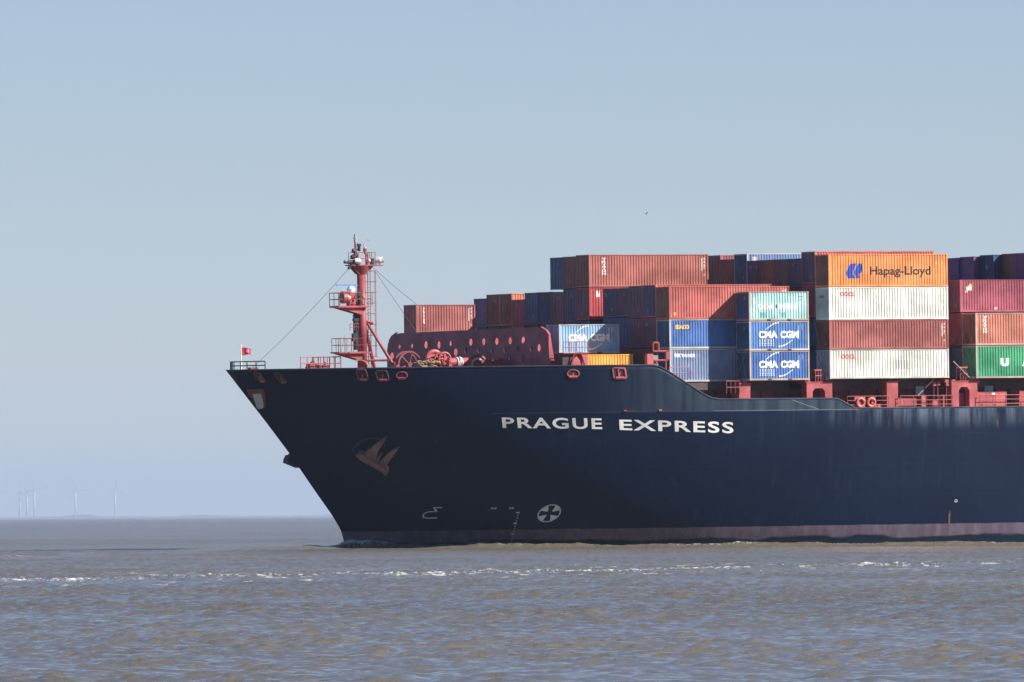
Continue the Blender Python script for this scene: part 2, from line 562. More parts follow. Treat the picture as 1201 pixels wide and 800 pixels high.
# vertical rust run below a discharge
MB().tube(hp(61.5, 2.45, -.05), hp(61.5, 2.45, .06), .12, n=10).build('overboard_discharge', M_BLACK, SHIP)
on_hull(poly_bm([[(61.4, 2.4), (61.6, 2.4), (61.55, .9), (61.45, .9)]]), 'rust_run', flat('rust_stain', (.11, .05, .04), .8))
# weld line of the sheer strake
on_hull(poly_bm(stroke([(37.8, 11.69), (44, 11.69), (49, 11.69), (52, 11.69)], .05)), 'weld_seam', flat('worn_seam_paint', (.13, .15, .18), .6))
on_hull(poly_bm(stroke([(45.35, 12.62), (46.7, 12.16), (48.05, 11.74)], .06)), 'weld_seam', flat('worn_seam_paint', (.13, .15, .18), .6))
on_hull(poly_bm(stroke([(19, 11.69), (28, 11.69), (37.8, 11.69)], .035)), 'weld_seam', flat('dull_seam_paint', (.03, .04, .055), .6))

M_FL = paint('dark_fairlead_paint', (.15, .035, .04), .55, .6)
# fairleads and mooring openings in the bulwark
def fairlead(s, z, wd, ht, oval=False, inner=True, mat=M_RED, skew=0.0):
    n, ax, up = hframe(s, z)
    c = hp(s, z)
    e = bpy.data.objects.new('fairlead', None); COL.objects.link(e); e.parent = SHIP
    e.empty_display_size = .2
    fr = MB()
    def P(u, v, o): return c + ax * (u + skew * v) + up * v + n * o
    if oval:
        pts = [P(wd / 2 * math.cos(t), ht / 2 * math.sin(t), .06) for t in np.linspace(0, 2 * math.pi, 21)]
    else:
        b = .12
        cs = [(-wd / 2 + b, -ht / 2), (wd / 2 - b, -ht / 2), (wd / 2, -ht / 2 + b), (wd / 2, ht / 2 - b), (wd / 2 - b, ht / 2), (-wd / 2 + b, ht / 2), (-wd / 2, ht / 2 - b), (-wd / 2, -ht / 2 + b)]
        pts = [P(x, y, .05) for x, y in cs]; pts.append(pts[0])
    fr.path(pts, .062, 6)
    fr.build('frame', mat if oval else (M_FL if mat is M_REDD else mat), e)
    MB().prism([p - n * .035 for p in pts[:-1]], n, .01).build('opening_shade', M_DARK, e)  # dark plate on the shell stands in for the shade of a hole
    if inner:
        rb = MB()
        rb.tube(P(-wd * .12, -ht * .42, .0), P(wd * .05, ht * .1, .0), .07)
        rb.tube(P(-wd * .34, -ht * .42, .04), P(wd * .34, -ht * .42, .04), .13)
        rb.build('roller', M_RED, e)
    return e
fairlead(2.3, 15.2, .55, 1.0, mat=M_REDD, skew=-.45)
fairlead(3.6, 15.1, .6, 1.0, mat=M_REDD, skew=-.45)
fairlead(9.04, 15.25, .85, 1.0, mat=M_REDD, skew=-.2)
fairlead(10.5, 15.15, 1.0, .9, mat=M_REDD, skew=-.2)
fairlead(11.94, 15.15, .95, .62, oval=True, mat=M_REDD)
fairlead(25.4, 15.1, 1.05, .68, oval=True)
fairlead(29.3, 15.08, 1.15, .95, skew=-.15)
fairlead(29.5, 15.08, .62, .85, inner=False, skew=-.12)
for s_ in (30.2, 33.3):
    n, ax, up = hframe(s_, 11.76); c = hp(s_, 11.78)
    e = MB().prism([c - ax * .62 - up * .06, c + ax * .62 - up * .06, c + ax * .62 + up * .08, c - ax * .62 + up * .08], n, .02).build('freeing_port', M_DARK, SHIP)
    MB().tube(c - ax * .55 + n * .03, c - ax * .3 + n * .03 - up * .02, .09).build('lip', M_RED if s_ > 32 else M_REDD, e)
# stem hawse and the bow plaque
n, ax, up = hframe(.75, 15.25)
c = hp(.75, 15.25)
e = MB().prism([c + ax * .15 + up * .45 , c - ax * .15 + up * .45, c + ax * .05 - up * .55, c + ax * .4 - up * .5], n, .04).build('stem_hawse', M_DARK, SHIP)
n, ax, up = hframe(2.35, 13.3)
c = hp(2.75, 13.25)
def Q(u, v, o): return hp(2.72 + u, 13.3 + v, o)
outer = [(-.80, .82), (.12, .82), (.3, .5), (.74, -.5), (.80, -.78), (.66, -.95), (.45, -.95), (.25, -.75), (-.3, .15)]
e = bpy.data.objects.new('bow_pocket', None); COL.objects.link(e); e.parent = SHIP
pp = [Q(x, y, .05) for x, y in outer]
fr = MB(); fr.path(pp[8:] + pp[:4], .05, 6); fr.build('frame', M_FL, e)
MB().prism([Q(x, y, .02) for x, y in outer], hn(2.72, 13.3), .008).build('backing_plate', M_FL, e)
inner = [(-.35, .45), (.15, .45), (.62, -.5), (.70, -.76), (.6, -.88), (.46, -.88), (.3, -.72)]
MB().prism([Q(x, y, .045) for x, y in inner], hn(2.72, 13.3), .01).build('white_panel', flat('grey_white_panel', (.42, .46, .5), .5), e)

# ------------------------------------------------------------------ railings
def railing(pts, h, mat, parent=SHIP, name='railing', step=1.0, r=.035, rails=3, z_up=Vector((0, 0, 1))):
    mb = MB()
    P = [Vector(p) for p in pts]
    for a, b in zip(P[:-1], P[1:]):
        n = max(1, round((b - a).length / step))
        for i in range(n + 1):
            p = a.lerp(b, i / n)
            mb.tube(p, p + z_up * h, r, n=5)
        for k in range(rails):
            hh = h * (k + 1) / rails
            mb.tube(a + z_up * hh, b + z_up * hh, r, n=5)
    return mb.build(name, mat, parent)
bowp = [(2.25, -float(hb(2.25, 15.8)) + .2, 15.85), (1.4, -float(hb(1.4, 15.8)) + .15, 15.85), (.75, -.35, 15.85), (.75, .35, 15.85), (1.9, float(hb(1.9, 15.8)) - .15, 15.85)]
bowp[0] = (2.5, -float(hb(2.5, 15.8)) + .2, 15.85)
railing(bowp, .72, M_NAVYP, rails=2, r=.05, step=.9, name='bow_railing')
MB().box(1.6, 2.4, -1.9, -1.4, 15.6, 16.05).build('bow_winch_platform', M_REDD, SHIP)
railing([(7.3, -.4, 15.8), (11.3, -.4, 15.8)], 1.15, M_RED, rails=2, r=.04, step=.62, name='hatch_railing')
railing([(9.3, 1.2, 15.8), (11.3, -.4, 15.8)], 1.15, M_RED, rails=2, r=.05, step=.55, name='hatch_railing')
mb = MB()
mb.box(8.3, 9.1, -.1, .5, 15.6, 16.35).box(9.3, 10.3, -.1, .5, 15.6, 16.25).tube((8.2, .2, 15.9), (8.9, .2, 16.5), .2).tube((10.0, .2, 15.8), (10.0, .2, 16.5), .12)
mb.build('deck_vents', M_REDD, SHIP)

# flagstaff + flag
MB().tube((1.45, -.35, 15.6), (1.45, -.35, 17.95), .065, .05).sphere((1.45, -.35, 17.98), .09).build('jack_staff', M_WHITEP, SHIP)
def make_flag():
    nx, nz = 22, 12
    vs = []; fs = []
    for i in range(nx + 1):
        u = i / nx
        for j in range(nz + 1):
            v = j / nz
            x = .06 + 1.0 * u
            y = .11 * math.sin(u * 7.5 + v * 1.2) * (.35 + u)
            z = -.78 + .72 * v + .16 * u * math.sin(u * 3) * (1 - v) - .14 * u * u * (v)
            vs.append((x, y, z))
    for i in range(nx):
        for j in range(nz):
            a = i * (nz + 1) + j
            fs.append((a, a + nz + 1, a + nz + 2, a + 1))
    k = NT('red_flag_cloth')
    tc = k.n('ShaderNodeTexCoord')
    sp = k.n('ShaderNodeSeparateXYZ'); k.l(tc.outputs['Generated'], sp.inputs[0])
    dx = k.math('SUBTRACT', sp.outputs[0], .58); dz = k.math('SUBTRACT', sp.outputs[2], .55)
    r2 = k.math('ADD', k.math('MULTIPLY', dx, dx), k.math('MULTIPLY', dz, dz))
    d = k.ramp(r2, .028, .036, 1, 0)
    em = k.math('MULTIPLY', d, k.ramp(k.noise(tc.outputs['Generated'], 9, 2), .38, .55))
    c = k.mix(d, (.42, .02, .035), (.25, .14, .30))
    c = k.mix(em, c, (.34, .3, .46))
    k.l(c, k.p.inputs['Base Color']); k.p.inputs['Roughness'].default_value = .8
    k.p.inputs['Transmission Weight'].default_value = 0
    m = MB().add(vs, fs).mesh('flag', k.mat, True)
    o = link('flag', m)
    so = o.modifiers.new('cloth', 'SOLIDIFY'); so.thickness = .012
    o.matrix_world = MS @ Matrix.Translation((1.45, -.35, 17.9))
    tag(o, 'small red flag with a blue and white badge flying from the white jack staff', 'flag')
make_flag()

# ------------------------------------------------------------------ breakwater across the foredeck
BWS = 24.2
def breakwater():
    prof = [(-15.75, 14.56), (-15.7, 17.7), (-15.5, 18.3), (-14.9, 18.85), (-14.15, 19.1), (-12.9, 19.2), (0, 19.24), (14.0, 19.28), (14.9, 18.95), (15.36, 18.55), (15.75, 14.56)]
    holes = [(-14.73, 17.16, .2, .32, 1), (-13.22, 17.98, .1, .2, 1), (-10.75, 18.0, .09, .2, 1), (-8.03, 18.06, .17, .34, 1), (-5.5, 18.02, .15, .34, 1), (-3.25, 18.1, .1, .24, 1), (-2.28, 17.3, .19, .34, 1), (-2.5, 16.45, .18, .25, 1)]
    for t in (.67, 3.13, 5.65, 8.2, 10.66): holes.append((t, 18.16, .17, .32, 1))
    for t in (-.3, 2.2, 4.7, 7.2, 9.7, 12.25): holes.append((t, 17.4, .14, .27, 0))
    holes += [(13.63, 17.45, .15, .33, 1), (10.58, 16.55, .14, .34, 1), (8.16, 16.6, .14, .27, 0), (5.7, 16.6, .13, .22, 0), (.3, 16.4, .15, .3, 1)]
    holes = [(t, z_q, rx * 1.75, rz, lit) for t, z_q, rx, rz, lit in holes]
    bm = bmesh.new(); edges = []
    pv = [bm.verts.new((t, z_q, 0)) for t, z_q in prof]
    for i in range(len(pv)): edges.append(bm.edges.new((pv[i], pv[(i + 1) % len(pv)])))
    for (t, z_q, rx, rz, lit) in holes:
        hv = [bm.verts.new((t + rx * math.cos(a), z_q + rz * math.sin(a), 0)) for a in np.linspace(0, 2 * math.pi, 17)[:-1]]
        for i in range(16): edges.append(bm.edges.new((hv[i], hv[(i + 1) % 16])))
    bmesh.ops.triangle_fill(bm, use_beauty=True, use_dissolve=False, edges=edges)
    for v in bm.verts: v.co = (BWS, -v.co.x, v.co.y)
    bmesh.ops.recalc_face_normals(bm, faces=bm.faces[:])
    me = bpy.data.meshes.new('breakwater'); bm.to_mesh(me); bm.free()
    me.materials.append(M_MAROON)
    o = link('breakwater', me, SHIP)
    so = o.modifiers.new('plate', 'SOLIDIFY'); so.thickness = .03; so.offset = 0
    # flat-bar stiffeners on the after face, just inboard of the lit holes, and the flanged end brackets
    for (t, z_q, rx, rz, lit) in holes:
        if lit:
            y = -(t - rx - .06)
            MB().box(BWS + .03, BWS + .5, y - .01, y + .01, z_q - .7, min(z_q + .75, 18.95)).build('stiffener', M_RED, o)
    for sg in (-1, 1):
        y = sg * 15.4
        MB().prism([(BWS + .02, y, 14.56), (BWS + .02, y, 18.6), (BWS + .18, y, 18.5), (BWS + .85, y, 14.56)], (0, sg, 0), .03).build('end_bracket', M_RED, o)
        MB().prism([(BWS + .02, sg * 13.9, 19.27), (BWS + .02, sg * 14.9, 18.94), (BWS + .02, sg * 15.4, 18.56), (BWS + .24, sg * 15.4, 18.56), (BWS + .24, sg * 14.9, 18.94), (BWS + .24, sg * 13.9, 19.27)], (0, 0, 1), .04).build('top_flange', M_RED, o)
    for y in (-9.5, -3.0, 3.5, 10.0):
        MB().prism([(BWS + .02, y, 14.56), (BWS + .02, y, 18.9), (BWS + 1.3, y, 14.56)], (0, 1, 0), .03).build('bracket', M_RED, o)
breakwater()

# ------------------------------------------------------------------ foremast
FM = bpy.data.objects.new('foremast', None); COL.objects.link(FM); FM.parent = SHIP; FM.location = (13.65, 0, 14.55)
def fm(mb, name, mat, smooth=False): return mb.build(name, mat, FM, smooth)
Z0 = 14.55
def z(y): return y - Z0
fm(MB().tube((0, 0, 0), (0, 0, 10.2),   .45, .38, n=20), 'mast_column', M_MAST, True)
# top platform with brackets
mb = MB()
mb.prism([(-1.25, -.7, 10.45), (1.1, -.7, 10.45), (1.1, .7, 10.45), (-1.25, .7, 10.45)], (0, 0, 1), .1)
for yy in (-.35, .35):
    mb.prism([(-1.1, yy, 10.44), (-.35, yy, 9.7), (.35, yy, 9.7), (1.05, yy, 10.44)], (0, 1, 0), .05)
mb.tube((0, 0, 9.7), (0, 0, 10.45), .42, .8, n=16)
fm(mb, 'top_platform', M_REDD)
railing([(-.9, -.68, 10.55), (1.05, -.68, 10.55), (1.05, .68, 10.55), (-.9, .68, 10.55)], 1.1, M_RED, FM, 'top_railing', .8, .03, 2)
fm(MB().tube((-.55, -.1, 10.5), (-.62, -.1, 12.55), .13, .09, n=8), 'light_pole', M_REDD)
fm(MB().tube((-.62, -.1, 12.55), (-.62, -.1, 12.8), .12).tube((-.62, -.1, 12.83), (-.62, -.1, 13.0), .16).tube((-.62, -.1, 13.03), (-.62, -.1, 13.28), .1), 'masthead_light', flat('grey_lantern', (.35, .35, .36), .4))
fm(MB().tube((-.3, -.2, 11.75), (-.3, -.2, 12.25), .15).box(-.43, -.15, -.35, -.05, 12.2, 12.42).box(-.62, -.25, -.14, -.08, 11.85, 11.95), 'signal_lamp', M_BLACK)
fm(MB().tube((.15, -.2, 11.6), (.2, -.2, 12.4), .05).tube((.2, -.2, 12.3), (.62, -.2, 12.75), .035).sphere((.3, -.2, 12.0), .15).sphere((.66, -.2, 12.75), .07), 'wind_sensor', flat('grey_sensor', (.4, .42, .45), .4))
fm(MB().tube((.35, -.3, 10.5), (.35, -.3, 12.0), .07).tube((.25, -.3, 11.5), (.25, -.3, 11.9), .1), 'antenna_stub', M_REDD)
mb = MB(); mb.sphere((-.75, -.4, 11.35), .24).tube((-1.15, -.4, 11.2), (-.55, -.3, 11.45), .2).tube((-1.0, -.3, 11.8), (-.7, -.3, 11.75), .2)
fm(mb, 'horn', M_BLACK)
mb = MB(); mb.tube((-1.55, -.5, 10.75), (-.5, -.5, 10.9), .16).tube((-1.95, -.5, 10.8), (-1.3, -.5, 10.72), .14, .1).tube((-1.6, -.6, 10.2), (-1.1, -.6, 10.6), .12).box(-1.3, -.6, -.6, -.3, 10.5, 10.85)
fm(mb, 'floodlight', M_BLACK)
fm(MB().tube((-.95, -.62, 10.9), (-.45, -.75, 10.8), .22, .27, n=12), 'floodlight', M_WHITEP)
for (x, yy) in ((1.2, -.55), (1.6, -.45)):
    mb = MB()
    mb.tube((x, yy, 10.95), (x + .3, yy - .15, 11.0), .26, .3, n=14)
    mb.box(x - .08, x + .08, yy - .05, yy + .05, 10.5, 10.9)
    fm(mb, 'floodlight', M_WHITEP)
fm(MB().box(1.1, 1.85, -.7, -.2, 10.42, 10.52), 'light_bracket', M_REDD)
fm(MB().sphere((.45, -.6, 10.9), .2).tube((.45, -.6, 10.5), (.45, -.6, 10.8), .06), 'camera_dome', flat('grey_dome', (.45, .42, .42), .4))
fm(MB().box(.72, .98, -.65, -.4, 10.55, 11.15), 'junction_box', M_BLACK)
# radar platform
mb = MB()
mb.prism([(-2.75, -.9, 6.75), (.35, -.9, 6.75), (.35, .9, 6.75), (-2.75, .9, 6.75)], (0, 0, 1), .16)
for yy in (-.6, .5):
    mb.prism([(-2.6, yy, 6.74), (-.2, yy, 6.1), (-.2, yy, 6.74)], (0, 1, 0), .06)
fm(mb, 'radar_platform', M_RED)
railing([(.6, -.88, 6.91), (-2.75, -.88, 6.91), (-2.75, .88, 6.91), (.3, .88, 6.91)], 1.15, M_REDD, FM, 'radar_railing', 1.1, .035, 2)
mb = MB(); mb.box(-1.35, -.65, -.35, .35, 6.91, 8.1).tube((-1.2, -.36, 6.95), (-.75, -.36, 7.9), .06).tube((-.6, -.3, 6.9), (-.3, -.3, 8.0), .1)
fm(mb, 'radar_pedestal', M_REDD)
fm(MB().tube((-1.05, 0, 8.1), (-1.05, 0, 8.42), .34, .38, n=14).tube((-1.05, 0, 8.42), (-1.05, 0, 8.66), .38, .15, n=14), 'radar_gearbox', M_WHITEP)
fm(MB().box(-2.55, .12, -.12, .02, 8.68, 8.82), 'radar_scanner', flat('blue_radar_scanner', (.1, .25, .55), .4))
mb = MB(); mb.tube((-2.2, -.45, 7.65), (-1.75, -.45, 7.65), .55, .52, n=16)
fm(mb, 'fog_horn_trumpet', flat('red_horn_mouth', (.3, .07, .05), .5))
fm(MB().tube((-1.75, -.45, 7.65), (-1.35, -.45, 7.65), .42, .12, n=14), 'fog_horn_body', M_WHITEP)
fm(MB().box(-.55, -.15, -.5, -.2, 7.1, 8.3).box(-.5, -.35, -.6, -.45, 6.95, 7.5), 'cable_box', M_BLACK)
# lower platform
mb = MB()
mb.prism([(-2.75, -.85, 2.7), (.0, -.85, 2.7), (.0, .85, 2.7), (-2.75, .85, 2.7)], (0, 0, 1), .12)
for yy in (-.6, .5):
    mb.prism([(-2.7, yy, 2.69), (-.3, yy, 2.05), (-.3, yy, 2.69)], (0, 1, 0), .06)
fm(mb, 'lower_platform', M_REDD)
fm(MB().box(-1.75, .45, -.92, -.86, 2.68, 2.84), 'platform_edge', M_RED)
railing([(0, -.83, 2.82), (-2.6, -.83, 2.82), (-2.6, .83, 2.82), (0, .83, 2.82)], 1.2, M_REDD, FM, 'lower_railing', .68, .03, 2)
# fittings on the forward side
fm(MB().box(-.75, -.48, -.25, .25, 3.0, 5.9).tube((-.62, -.2, 3.2), (-.62, -.2, 6.3), .06), 'cable_trunk', M_BLACK)
railing([(-1.35, -.3, 4.75), (-.5, -.3, 4.75)], .55, M_REDD, FM, 'lamp_guard', .42, .03, 2)
fm(MB().box(-1.1, -.72, -.45, -.1, 3.75, 4.45).tube((-.9, -.3, 4.4), (-.75, -.3, 4.6), .1), 'loudspeaker', M_BLACK)
fm(MB().tube((-.95, -.2, 6.05), (-.5, -.2, 5.95), .12, .16).box(-.9, -.45, -.3, .1, 5.55, 5.8), 'forward_lamp', M_BLACK)
fm(MB().path([(-1.0, -.55, 2.05), (-.5, -.55, 2.1), (0, -.55, 1.95), (.3, -.55, 1.55), (.42, -.55, 1.0)], .05).box(.1, .38, -.75, -.5, .9, 1.7), 'hose_reel', M_ROPE)
# ladder with hoops
mb = MB()
for yy in (-.25, .25):
    mb.tube((.75, yy, 1.2), (.75, yy, 11.6), .035, n=5)
for k in range(40):
    mb.tube((.75, -.25, 1.3 + k * .25), (.75, .25, 1.3 + k * .25), .02, n=4)
for k in range(9):
    zz = 2.4 + k * .95
    mb.path([(.75, -.3, zz), (1.1, -.45, zz), (1.4, -.3, zz), (1.4, .3, zz), (1.1, .45, zz), (.75, .3, zz)], .025, 5)
    mb.tube((.3, 0, zz), (.75, 0, zz), .03, n=5)
for p in ((1.1, -.45), (1.42, 0)):
    mb.tube((p[0], p[1], 2.4), (p[0], p[1], 10.0), .025, n=5)
fm(mb, 'caged_ladder', M_REDD)
# braces
fm(MB().tube((.35, -.2, 5.5), (3.35, -1.35, 0.2), .13, .16, n=10), 'brace', M_MAST)
fm(MB().tube((.35, .3, 5.6), (2.05, 1.1, 0.2), .15, .18, n=10), 'brace', M_REDD)
fm(MB().tube((.4, -.2, 2.05), (2.35, -1.0, 2.05), .1).tube((.3, -.2, 5.55), (.9, -.45, 5.35), .14), 'brace_tie', M_RED)
# stays
def wire(p, q, sag=0.0, r=.022, n=14):
    p, q = Vector(p), Vector(q); mb = MB()
    mb.path([p.lerp(q, i / n) - Vector((0, 0, sag * 4 * (i / n) * (1 - i / n))) for i in range(n + 1)], r, 5)
    return mb
M_WIRE = flat('stay_wire', (.09, .1, .12), .6)
wire((2.3, -.3, 15.8), (12.3, -.2, 24.75), .25).build('stay_wire', M_WIRE, SHIP)
wire((15.0, .5, 24.95), (20.9, 2.5, 21.3), .1).build('stay_wire', M_WIRE, SHIP)
wire((14.8, -.5, 24.5), (18.1, -2.2, 18.9), .05).build('stay_wire', M_WIRE, SHIP)
wire((10.9, -.6, 16.0), (11.6, -.6, 18.9), .0, .015).build('halyard', M_WIRE, SHIP)

# ------------------------------------------------------------------ mooring gear on the foredeck
def winch_parts(s, t, big, name='mooring_winch'):
    e = bpy.data.objects.new(name, None); COL.objects.link(e); e.parent = SHIP; e.location = (s, -t, Z0)
    return e
# chain wheel, its shade painted in with a darker red
e = winch_parts(16.8, 3.0, 1, 'windlass')
mb = MB()
mb.ring((0, 0, 1.62), (0, 1, 0), 1.12, .12, n=32)
mb.ring((0, .8, 1.62), (0, 1, 0), 1.12, .11, n=32)
for k in range(6):
    a = k * math.pi / 3 + .3
    mb.tube((0, 0, 1.62), (1.1 * math.cos(a), 0, 1.62 + 1.1 * math.sin(a)), .07)
mb.tube((0, -.2, 1.62), (0, 1.2, 1.62), .25)
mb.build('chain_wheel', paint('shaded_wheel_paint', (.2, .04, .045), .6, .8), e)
MB().box(-1.6, 1.9, -.6, 1.0, 0, 1.0).box(-1.5, -1.2, -.4, .4, 1.0, 1.6).box(1.1, 1.4, -.4, .4, 1.0, 1.6).build('bed_frame', M_RED, e)
e = winch_parts(18.75, 4.0, 1)
MB().ring((0, 0, 2.05), (0, 1, 0), .72, .2, n=30, m=8).tube((0, -.05, 2.05), (0, .6, 2.05), .6).build('brake_band', M_RED, e)
MB().box(-.9, .9, -.4, 1.2, 0, 1.35).build('bed_frame', M_REDD, e)
e = winch_parts(19.12, 5.0, 1)
mb = MB(); mb.ring((0, -.3, 2.05), (0, 1, 0), .58, .11, n=28, m=8).ring((0, .5, 2.05), (0, 1, 0), .58, .1, n=28)
mb.tube((0, -.25, 2.05), (0, .5, 2.05), .3)
for k in range(5):
    a = k * 2 * math.pi / 5 + .5
    mb.tube((0, -.3, 2.05), (.58 * math.cos(a), -.3, 2.05 + .58 * math.sin(a)), .05)
mb.build('drum', M_RED, e)
MB().box(-.8, .8, -.4, .7, 0, 1.4).build('bed_frame', M_REDD, e)
e = winch_parts(20.1, 5.4, 1)
MB().tube((-.9, -.5, 1.78), (1.0, -.5, 1.84), .36, .36, n=16).box(-1.0, -.7, -.8, -.2, .9, 2.0).box(.8, 1.15, -.8, -.2, 1.0, 1.95).build('gearbox', M_RED, e)
MB().ring((-.1, -.5, 1.8), (1, 0, .1), .38, .08, n=24, m=8).ring((.1, -.5, 1.8), (1, 0, -.2), .4, .09, n=24, m=8).ring((.28, -.5, 1.8), (1, .1, .1), .38, .07, n=24, m=8).build('white_rope_turns', flat('white_rope', (.7, .7, .7), .8), e)
MB().box(-1.0, 1.2, -1.0, .2, 0, 1.4).build('bed_frame', M_REDD, e)
e = winch_parts(21.9, 6.2, 1)
MB().ring((0, 0, 1.55), (.3, 1, 0), .8, .15, n=30, m=8).tube((0, .2, 1.55), (.2, 1.0, 1.55), .5, n=20).build('drum', M_REDD, e)
MB().ring((0, -.06, 1.55), (.3, 1, 0), .5, .1, n=30, m=6).build('rope_turns', flat('pale_rope', (.5, .48, .42), .8), e)
MB().box(.3, 2.2, -.3, .8, 0, 1.95).box(2.0, 2.35, -.4, .4, 0, 2.1).build('bed_frame', M_REDD, e)
# rope heap, not fixed: stuff lying on the deck
rnd = random.Random(5)
mb = MB()
for k in range(26):
    cx, cy = 16.6 + rnd.random() * 1.7, -4.9 - rnd.random() * .6
    zz = 16.1 + rnd.random() * .7 * max(0, (cx - 16.4) / 1.9)
    mb.ring((cx, cy, zz), (rnd.uniform(-.5, .5), rnd.uniform(-.9, .9), 1), rnd.uniform(.2, .4), .055, n=14, m=5)
mb.box(16.7, 18.2, -5.5, -4.9, 14.56, 16.1)
o = mb.build('mooring_rope', M_ROPE)
o.matrix_world = MS
tag(o, 'tangled tan mooring rope heaped between the red winches on the foredeck', 'rope')

# structures by the bulwark abreast of the fore containers
mb = MB(); mb.prism([(25.7, -17.0, 14.56), (26.55, -17.0, 14.56), (26.55, -17.0, 15.9), (26.45, -17.0, 16.3), (26.1, -17.0, 16.66), (25.85, -17.0, 16.4), (25.7, -17.0, 15.9)], (0, 1, 0), .75)
mb.build('vent_housing', M_RED, SHIP)
MB().box(26.7, 27.25, -17.0, -16.3, 14.56, 16.86).build('vent_housing', paint('pink_vent_paint', (.5, .1, .13), .5, .4), SHIP)
MB().box(24.75, 27.35, -17.1, -16.15, 16.88, 16.97).tube((25.2, -17.0, 14.56), (25.9, -17.0, 16.88), .06).tube((27.3, -17.0, 14.8), (26.6, -17.0, 16.88), .07).build('access_platform', M_REDD, SHIP)
railing([(24.8, -17.0, 16.97), (27.3, -17.0, 16.97)], .95, M_RED, SHIP, 'platform_railing', .62, .04, 2)
MB().box(24.85, 25.9, -16.75, -16.2, 14.56, 16.86).build('dark_shade_box', paint('shade_box_paint', (.075, .022, .03), .6, .5), SHIP)  # added box whose dark maroon paint stands in for shade
# gangway frame at the aft end of the high bulwark
mb = MB()
mb.box(31.95, 32.56, -19.3, -18.8, 14.56, 16.78)
mb.build('pedestal_box', M_RED, SHIP)
mb = MB()
fpts = [(32.6, -19.2, 17.75), (33.15, -19.2, 17.75), (33.15, -19.2, 17.0), (33.95, -19.2, 17.0), (34.12, -19.2, 16.85), (34.12, -19.2, 16.35), (33.95, -19.2, 16.2), (32.65, -19.2, 16.2)]
mb.path(fpts, .09, 6).path([(32.6, -19.2, 17.75), (32.6, -19.2, 17.0), (33.15, -19.2, 17.0)], .08, 6)
mb.tube((32.9, -19.2, 14.6), (32.9, -19.2, 16.2), .07).tube((33.85, -19.2, 14.6), (33.85, -19.2, 16.2), .07)
mb.box(33.85, 34.16, -19.3, -19.0, 16.3, 16.92)
mb.build('gangway_frame', M_RED, SHIP)
MB().box(32.7, 33.2, -19.0, -18.5, 14.56, 16.65).build('grey_locker', flat('grey_locker_paint', (.2, .24, .27), .5), SHIP)
railing([(33.9, -19.7, 14.6), (35.9, -19.7, 14.6)], .95, M_RED, SHIP, 'railing', 2.0, .03, 2)
MB().box(33.4, 34.5, -19.6, -18.0, 14.5, 14.58).build('step_platform', M_REDD, SHIP)

# ------------------------------------------------------------------ container pedestals along the side
def pedestal(s0_, s1_, z0, z1, t=20.6, lean=0.0):
    mb = MB()
    mb.prism([(s0_ - lean, -t, z0), (s1_ - lean, -t, z0), (s1_, -t, z1), (s0_, -t, z1)], (0, 1, 0), .9)
    mb.box(s0_ - .06, s1_ + .06, -t - .06, -t + .95, z1, z1 + .08)
    return mb.build('container_pedestal', M_RED, SHIP)
pedestal(40.5, 41.62, 11.62, 14.03, 20.5, lean=.06)
pedestal(55.42, 56.55, 11.62, 14.1)
def portal(s0_, s1_, o0, o1, z0, z1, zo, railz):
    t = 20.6
    mb = MB()
    mb.box(s0_, o0, -t, -t + .9, z0, z1).box(o1, s1_, -t, -t + .9, z0, z1).box(o0, o1, -t, -t + .9, zo + .3, z1)
    mb.prism([(o0, -t, zo + .3), (o0, -t, zo), (o0 + .25, -t, zo + .3)], (0, 1, 0), .9)
    mb.prism([(o1, -t, zo + .3), (o1 - .25, -t, zo + .3), (o1, -t, zo)], (0, 1, 0), .9)
    mb.box(s0_ - .06, s1_ + .06, -t - .06, -t + .95, z1, z1 + .07)
    e = mb.build('lashing_portal', M_RED, SHIP)
    m = (s0_ + s1_) / 2
    railing([(m - .35, -t + .1, z1 + .07), (m + .45, -t + .1, z1 + .07)], railz, M_RED, e, 'platform_railing', .27, .045, 2)
    railing([(m - .35, -t + .8, z1 + .07), (m + .85, -t + .8, z1 + .07)], railz * .9, M_REDD, e, 'platform_railing', .6, .035, 2)
    MB().box(m - .42, m + .4, -t + .05, -t + .75, z1 + railz, z1 + railz + .12).build('lamp_canopy', M_RED, e)
    for ss in (s0_ + .3, s1_ - .3):
        MB().box(ss - .14, ss + .14, -t + .1, -t + .5, z1 + .07, z1 + .2).build('twistlock_seat', M_REDD, e)
    return e
portal(47.25, 49.85, 47.85, 49.12, 11.62, 14.1, 13.3, 1.05)
portal(62.06, 64.7, 62.8, 63.9, 11.62, 14.08, 13.3, 1.2)
portal(77.0, 79.6, 77.7, 78.8, 11.62, 14.08, 13.3, 1.2)
railing([(39.2, -20.5, 13.2), (40.5, -20.5, 13.2)], 1.1, M_REDD, SHIP, 'railing', .5, .035, 2)
for (a, b) in ((51.2, 55.4), (56.6, 62.0), (64.8, 76.9)):
    railing([(a, -20.9, 11.7), (b, -20.9, 11.7)], 1.15, M_RED if a > 60 else M_REDD, SHIP, 'railing', 1.4, .035, 3)
